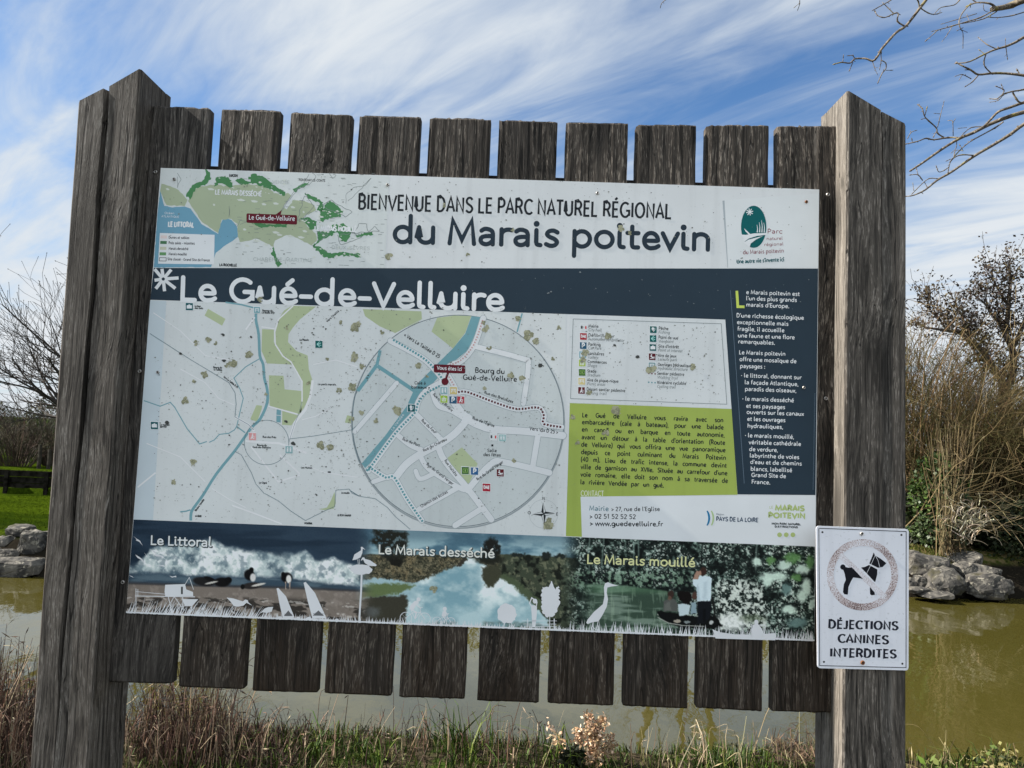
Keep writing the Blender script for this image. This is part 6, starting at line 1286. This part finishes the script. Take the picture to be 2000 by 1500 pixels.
# ------------------------------------------------------------------ overhanging branches of a near tree at top right
zo = Z(1600, 0, 3.5725)
BRN = [([(900,-230),(820,-110),(760,-20),(700,60),(640,140),(600,185),(540,225),(480,290),(430,350),(410,390),(375,425),(330,410),(290,408),(245,412),(215,440),(160,435),(115,445)], 20, 8, 0), ([(600,185),(545,148),(552,95),(520,95),(460,122),(410,110),(392,85)], 12, 6, 0), ([(520,95),(480,55),(455,30)], 8, 5, 0), ([(560,-60),(500,0),(430,40),(385,66)], 9, 6, 0),
 ([(430,365),(432,420),(425,465)], 7, 4, 0), ([(432,420),(465,440),(465,480),(440,510),(415,565)], 8, 7, 0), ([(465,490),(495,490)], 5, 4, 0), ([(372,428),(385,470),(400,505)], 6, 3, 0), ([(248,412),(235,388),(207,388)], 8, 5, 0), ([(235,435),(215,482)], 7, 5, 0), ([(165,435),(168,405)], 5, 4, 0), ([(712,60),(760,90),(800,100),(845,90)], 9, 5, 0), ([(700,55),(692,10),(668,-20)], 10, 9, 0), ([(800,100),(830,98),(840,85)], 5, 3, 0),
 ([(1900,-260),(1640,-90),(1440,-8),(1350,32),(1280,52),(1215,62)], 60, 34, .5), ([(1240,58),(1190,25),(1100,18),(1040,40)], 16, 8, .5), ([(1225,65),(1130,120),(1000,160),(900,190),(830,210),(790,245),(755,275)], 10, 5, .45), ([(1240,80),(1150,130),(1050,155),(1010,162)], 8, 5, .5), ([(1100,95),(950,140),(865,165)], 6, 4, .5), ([(1460,75),(1350,108),(1250,122),(1180,120)], 9, 5, .55), ([(1060,22),(1000,90),(975,150),(985,200),(1003,230),(1003,320)], 9, 4, .5),
 ([(1010,-30),(980,0),(940,35),(850,52),(810,90)], 9, 5, .5), ([(930,180),(895,240),(865,280)], 6, 3, .45), ([(985,205),(1025,222)], 5, 3, .5), ([(960,215),(990,200)], 5, 4, .5), ([(830,208),(800,216)], 5, 4, .45), ([(1145,30),(1150,70),(1180,85)], 5, 3, .5), ([(1100,20),(1060,-10)], 9, 9, .5), ([(1030,100),(1040,130)], 5, 3, .5),
 ([(1800,60),(1600,190),(1440,255),(1370,295),(1300,325),(1230,345),(1150,380),(1050,430),(965,442)], 22, 8, .8), ([(1300,325),(1300,285)], 4, 3, .8), ([(1302,325),(1312,400)], 7, 4, .8), ([(1235,342),(1170,310),(1115,265)], 8, 5, .8), ([(1155,378),(1125,355)], 6, 4, .8), ([(1165,375),(1150,430),(1160,470),(1200,510)], 9, 8, .8),
 ([(1850,640),(1600,560),(1440,528),(1300,512),(1200,512),(1110,520),(1060,490),(1000,460),(965,440)], 20, 9, .9), ([(1110,524),(1070,570),(1025,600)], 9, 6, .9), ([(1060,550),(1000,520),(962,528)], 7, 4, .9), ([(1000,520),(985,545)], 5, 3, .9), ([(1400,520),(1385,495)], 9, 7, .9), ([(1060,490),(1030,488)], 6, 4, .9),
 ([(1700,560),(1440,622),(1340,640),(1280,660),(1240,690),(1200,690)], 14, 6, 1.0), ([(1275,662),(1290,628),(1245,606)], 8, 6, 1.0), ([(1282,664),(1250,700),(1200,712)], 6, 4, 1.0), ([(1350,645),(1375,690),(1400,715),(1440,718)], 12, 12, 1.0), ([(1285,625),(1275,600)], 5, 4, 1.0),
 ([(1900,520),(1640,660),(1440,712),(1330,750),(1250,780),(1200,830),(1150,880),(1090,920)], 22, 12, 1.05), ([(1950,640),(1700,720),(1440,780),(1330,812),(1200,862),(1070,928),(980,965),(850,1045),(730,1130),(645,1186)], 30, 13, 1.1), ([(1285,850),(1230,890),(1130,945),(1050,990),(980,1050),(920,1120)], 11, 6, 1.1), ([(1150,885),(1060,890),(1000,940)], 8, 5, 1.1),
 ([(980,962),(900,960),(800,975),(745,965),(690,985),(615,1003)], 13, 7, 1.1), ([(616,968),(640,925),(670,912)], 6, 5, 1.1), ([(650,990),(648,980)], 5, 5, 1.1), ([(875,962),(825,930),(815,890),(740,820),(720,760),(695,735)], 11, 7, 1.1), ([(738,805),(750,760)], 7, 5, 1.1), ([(742,825),(722,830)], 5, 4, 1.1), ([(825,890),(840,830),(868,720)], 6, 4, 1.1), ([(845,795),(815,792)], 5, 3, 1.1), ([(935,948),(932,850),(915,840)], 6, 4, 1.1), ([(932,860),(942,842)], 5, 3, 1.1), ([(815,920),(800,950)], 7, 5, 1.1), ([(960,970),(955,1030),(930,1060)], 6, 4, 1.1), ([(1030,890),(980,895)], 4, 3, 1.1),
 ([(2000,560),(1700,720),(1440,860),(1330,940),(1200,1020),(1080,1090),(930,1195),(820,1260),(740,1325),(660,1362),(612,1370)], 26, 7, 1.2), ([(1080,1085),(1000,1080),(950,1095),(915,1130),(900,1195)], 10, 6, 1.2), ([(940,1100),(950,1050),(990,1050)], 8, 4, 1.2), ([(905,1165),(870,1190),(835,1200),(820,1170)], 7, 5, 1.2), ([(830,1248),(770,1245),(720,1280),(655,1345)], 8, 5, 1.2), ([(722,1260),(690,1220),(645,1220)], 8, 6, 1.2), ([(690,1222),(680,1185)], 6, 4, 1.2), ([(735,1270),(750,1300)], 5, 4, 1.2), ([(660,1330),(655,1290)], 5, 3, 1.2), ([(1000,1045),(985,1020)], 6, 4, 1.2), ([(915,1110),(895,1120)], 6, 4, 1.2),
 ([(-820,-140),(-1020,-30),(-1090,12),(-1105,40)], 7, 4, .3), ([(-60,-60),(-130,-10),(-135,25),(-145,55)], 6, 4, .3), ([(-135,20),(-165,45)], 4, 3, .3), ([(900,-230),(500,-200),(0,-90),(-60,-60)], 14, 6, .3), ([(500,-200),(-300,-210),(-820,-140)], 12, 7, .3)]
BARK_B = bpy.data.materials.new('lichened_bark'); BARK_B.use_nodes = True
nt = BARK_B.node_tree; b = nt.nodes['Principled BSDF']; t = N(nt, 'ShaderNodeTexCoord')
def nn(s, d):
    n = N(nt, 'ShaderNodeTexNoise'); n.inputs['Scale'].default_value = s; n.inputs['Detail'].default_value = d; LK(nt, t.outputs['Object'], n.inputs['Vector']); return n.outputs[0]
c_ = mixc(nt, smooth(nt, nn(60, 5), .38, .62), (.055,.042,.032), (.17,.14,.10)); c_ = mixc(nt, smooth(nt, nn(9, 4), .58, .70), c_, (.17,.14,.03)); LK(nt, c_, b.inputs['Base Color']); b.inputs['Roughness'].default_value = .85
TRK = Vector((5.2, 1.75, 0))
ot = empty('overhanging_tree', (TRK.x, TRK.y, 0), 'near leafless tree reaching knobbly lichen-spotted branches into the top right corner', 'tree')
m = MB(); r = random.Random(81)
m.tube(catmull([TRK+Vector((0, 0, -.3)), TRK+Vector((0, 0, .25)), TRK+Vector((.05, 0, 2.0)), TRK+Vector((-.08, .05, 4.2)), TRK+Vector((.1, 0, 6.2)), TRK+Vector((.25, -.1, 8.2))], 5), [.42, .38, .34, .30, .285, .28, .275, .27, .26, .255, .25, .24, .23, .22, .21, .20, .185, .165, .145, .125, .10, .085, .07, .055, .045, .03], 12); m.build('trunk', BARK_B, ot, True)
rg = random.Random(82); m = MB(); m.col = (.085, .068, .052)
for k in range(13):
    z = 2.9+k*.4; a = rg.uniform(-1.25, 1.25); grow(m, TRK+Vector((.02, 0, z)), Vector((math.cos(a)+.15, math.sin(a), .55)), rg.uniform(1.5, 2.3)*(1-.03*k), .075-.003*k, 0, rg, .25, .6, (6, 5, 4), (6, 4, 3, 3), None, .35, .004)
m.build('crown', TWIGM, ot)
for q, w0, w1, dd in BRN:
    y = 2.55+dd*.9; m = MB(); pix = zo(q); pts = []; n = len(pix); out = max(p[0] for p in pix) > 2000 or pix[0][1] < -20
    for i, (a, b_) in enumerate(pix): pts.append(P(a, b_, y+.10*mnoise.noise(Vector((a*.02, b_*.02, 1)))))
    if out and w0 > 17:     # lead the limb back to the trunk outside the picture
        pts = [TRK+Vector((-.05, 0, min(5.8, max(2.6, pts[0].z-.6))))]+pts; w00 = w0*1.25
    else: w00 = w0
    k = (y-CAM.y)/FPX/3.5725/2; cr = [Vector(p) for p in catmull(pts, 3)]; n = len(cr); rad = []
    for i in range(n): rad.append(lerp(w00, w1, i/(n-1))*k*(1+.18*mnoise.noise(Vector((i*1.7, w0, dd)))+(.25 if i % 5 == 3 and w0 < 16 else 0)))
    m.tube(cr, rad, 7 if w0 > 12 else 5)
    # buds and short spurs
    for i in range(1, n-1):
        if r.random() < .30 and w0 < 30:
            d = (cr[i+1]-cr[i]).normalized()*.5+vrand(r); d.normalize(); L = r.uniform(.008, .022); m.tube([cr[i], cr[i]+d*L*.6, cr[i]+d*L], [rad[i]*.55, rad[i]*.6, rad[i]*.25], 4)
    d = (cr[-1]-cr[-2]).normalized(); m.tube([cr[-1], cr[-1]+d*.008, cr[-1]+d*.02], [rad[-1]*1.1, rad[-1]*1.45, rad[-1]*.4], 5)
    m.build('branch', BARK_B, ot, True)

# ------------------------------------------------------------------ grasses and plants on the near bank
def blades(mb, n, fx, fy, h, w, cols, seed, lean=.35, bend=.6, clump=None, zoff=0):
    r = random.Random(seed)
    for i in range(n):
        x, y = fx(r), fy(r)
        if clump and mnoise.noise(Vector((x*clump[0], y*clump[0], seed))) < clump[1]: continue
        z = height(x, y)-.01+zoff; hh = h*r.uniform(.45, 1.15); a = r.uniform(0, 6.283); l_ = abs(r.gauss(0, lean)); dx_, dy_ = math.cos(a)*l_, math.sin(a)*l_; mb.col = jit(r.choice(cols), r, .35)
        p0 = Vector((x, y, z)); p1 = p0+Vector((dx_*.35*hh, dy_*.35*hh, hh*.5)); p2 = p0+Vector((dx_*.95*hh, dy_*.95*hh, hh*.86)); p3 = p2+Vector((dx_*bend*hh, dy_*bend*hh, hh*(.16-bend*l_*.35))); sd = Vector((-math.sin(a)+.6, math.cos(a)*.3, 0)).normalized()
        mb.blade([p0, p1, p2, p3], w*r.uniform(.6, 1.2), sd)
GC = [(.030,.055,.006), (.045,.075,.008), (.022,.038,.006), (.06,.066,.014), (.085,.075,.03)]
m = MB(); U_ = lambda a, b: (lambda r: r.uniform(a, b))
blades(m, 15000, U_(-3.4, 3.6), U_(1.3, 2.75), .066, .0030, GC, 91, .45, .7, (1.6, -.55)); blades(m, 1500, U_(-3.4, 3.6), U_(1.5, 2.6), .115, .0032, GC, 92, .4, .8, (1.3, .05))
for px, n, hh in ((905,60,.24), (600,60,.14), (705,60,.14), (1090,50,.14), (1390,150,.13), (1500,160,.13), (1570,50,.12), (1900,90,.16), (1970,110,.20), (480,50,.14)):
    c = P(px, 1480, 2.15); blades(m, n, lambda r, c=c: r.gauss(c.x, .07), lambda r: r.gauss(2.1, .1), hh, .0042, GC[:3]+[(.07,.09,.012)], 93+px, .55, .9)
tag(m.build('bank_grass', LEAFM), 'green grass fringe on the near river bank under the sign', 'grass', None, 'stuff')
m = MB(); blades(m, 14000, U_(-12.5, -7.0), U_(11.9, 17.3), .03, .005, [(.026,.042,.002), (.050,.074,.003), (.016,.026,.002)], 99, .7, .6); tag(m.build('lawn_grass', TURFM), 'short mown lawn on the left far bank', 'lawn', None, 'stuff')
m = MB(); blades(m, 2600, lambda r: P(r.uniform(1770, 1900), 1075, 13.0).x, U_(12.6, 13.6), .10, .006, [(.16,.13,.05), (.10,.10,.02), (.07,.09,.015)], 98, .6, .6); tag(m.build('bank_turf', LEAFM), 'yellowing turf above the rocks on the right far bank', 'turf', None, 'stuff')
DC = [(.080,.042,.030), (.050,.028,.020), (.12,.070,.046), (.25,.19,.125), (.022,.014,.010)]
def rushes(px0, px1, y0, y1, h, n, seed, label, cols=DC, name='dry_rushes', prof=None, lean=.28):
    r = random.Random(seed); m = MB()
    for i in range(n):
        y = r.uniform(y0, y1); px = r.uniform(px0, px1); p = P(px, 1480, y); p.z = height(p.x, y)-.02; u = (px-px0)/(px1-px0); k = prof(u) if prof else 1
        hh = h*k*(r.uniform(.35, .8) if r.random() < .8 else r.uniform(.8, 1.2)); a = r.uniform(0, 6.283); l_ = abs(r.gauss(0, lean)); tip = p+Vector((math.cos(a)*l_*hh, math.sin(a)*l_*hh, hh)); mid = p.lerp(tip, .5)+vrand(r)*.012; m.col = jit(r.choice(cols), r, .35)
        pts = [p, mid, tip]
        if r.random() < .3: pts.append(tip+Vector((math.cos(a)*hh*.3, math.sin(a)*.1, -hh*r.uniform(.0, .25))))
        q = catmull(pts, 3); rr = r.choice((.0013, .0018, .0025, .0034)); m.tube(q, [lerp(rr, rr*.45, j/(len(q)-1)) for j in range(len(q))], 3, False)
        if r.random() < .35: 
            for k_ in range(2): s_ = Vector(q[r.randint(2, len(q)-1)]); m.leaf(s_, (vrand(r)+Vector((0, 0, .6))).normalized(), vrand(r).normalized(), r.uniform(.02, .06), .003)
    c = P((px0+px1)/2, 1480, (y0+y1)/2); return m.thing(name, DRYM, (c.x, c.y, height(c.x, c.y)), label, 'rushes', 'dry rush clumps on the near bank')
rushes(238, 600, 1.9, 2.35, .45, 950, 101, 'dense reddish-brown dry rush clump below the first three slats', prof=lambda u: .60+.48*math.exp(-((u-.40)/.26)**2)-.34*u)
rushes(-60, 75, 1.7, 2.3, .52, 600, 102, 'dry reddish rushes at the left frame edge outside the left post', prof=lambda u: 1-.35*u)
rushes(590, 830, 1.95, 2.4, .24, 80, 103, 'sparse dark dry stems below the fourth and fifth slats'); rushes(830, 1090, 1.95, 2.4, .25, 95, 104, 'sparse brown stems left of the straw-coloured dock')
rushes(1230, 1600, 1.95, 2.4, .26, 80, 105, 'thin straw stems below the last three slats', [(.24,.19,.11), (.10,.07,.045), (.30,.25,.16)]); rushes(1778, 2030, 1.8, 2.3, .20, 120, 106, 'thin pale stems outside the right post', [(.22,.18,.08), (.08,.06,.03), (.28,.23,.12)])
rushes(1500, 1590, 2.1, 2.4, .16, 220, 107, 'small brown tuft of matted stems beside the right post foot', [(.10,.065,.04), (.05,.035,.025)])
# straw-coloured seed plant
r = random.Random(111); m = MB(); y = 2.1; c = P(1155, 1500, y); g0 = Vector((c.x, y, height(c.x, y)-.02))
for px, tp, n in ((1150,1395,420), (1178,1405,340), (1128,1430,300), (1160,1425,360), (1192,1440,240), (1070,1412,45), (1078,1440,50)):
    tip = P(px, tp, y+r.uniform(-.05, .05)); b0 = g0+Vector(((px-1155)*.0012, r.uniform(-.03, .03), 0)); m.col = (.24,.16,.09); q = [Vector(v) for v in catmull([b0, b0.lerp(tip, .5)+vrand(r)*.01, tip], 4)]; m.tube(q, .0018, 4)
    for i in range(n):
        j = r.uniform(.22, 1)*(len(q)-1); a = min(len(q)-2, int(j)); p = q[a].lerp(q[a+1], j-a)+vrand(r)*.019*(1.5-j/len(q)); m.col = jit(r.choice(((.46,.31,.19), (.36,.23,.13), (.55,.42,.29), (.26,.16,.09))), r, .25); m.leaf(p, (vrand(r)+Vector((0, 0, .3))).normalized(), vrand(r).normalized(), r.uniform(.014, .026), r.uniform(.004, .007))
m.thing('dried_dock', DRYM, g0, 'straw-coloured dried seed plant standing below the seventh slat', 'dried plant')
def weed(px, py, w, h, n, label, cols, seed, ls=.05, name='green_weed'):
    r = random.Random(seed); y = 2.05; c = P(px, 1500, y); g0 = Vector((c.x, y, height(c.x, y))); tipz = P(px, py, y).z; m = MB()
    for i in range(n):
        a = r.uniform(0, 6.283); q = r.random()**.5; tip = g0+Vector((math.cos(a)*w*q, math.sin(a)*w*.6*q, (tipz-g0.z)*(1-.5*q)*r.uniform(.6, 1.05))); b0 = g0+Vector((math.cos(a)*w*.3*q, math.sin(a)*w*.2*q, 0)); m.col = jit((.09,.08,.03), r); pts = [Vector(v) for v in catmull([b0, b0.lerp(tip, .5)+vrand(r)*.015, tip], 3)]; m.tube(pts, .0012, 3, False)
        for k in range(7): p = pts[r.randint(1, len(pts)-1)]; m.col = jit(r.choice(cols), r); L = ls*r.uniform(.5, 1.2); m.leaf(p, (vrand(r)+Vector((0, 0, .2))).normalized(), (vrand(r)+Vector((0, 0, 1))).normalized(), L, L*.3)
    m.thing(name, LEAFM, g0, label, 'weed', 'leafy weeds on the near bank')
weed(1955, 1446, .17, .2, 170, 'leafy yellow-green bramble tuft at the bottom right corner', [(.06,.09,.012), (.04,.06,.010), (.16,.14,.05), (.02,.03,.008)], 121, .032); weed(1830, 1474, .06, .1, 30, 'small green sprout just right of the right post', [(.06,.10,.015), (.10,.13,.03)], 122)
weed(352, 1475, .07, .1, 34, 'bright small-leaved weed at the base of the big rush clump', [(.09,.14,.02), (.06,.10,.015)], 123, .035); weed(720, 1478, .06, .1, 30, 'light green leafy weed below the fourth slat', [(.10,.14,.02), (.07,.11,.02)], 124, .035); weed(1118, 1455, .05, .1, 40, 'dark spiky weed at the left of the straw-coloured dock', [(.012,.015,.008), (.02,.025,.01)], 125, .05)
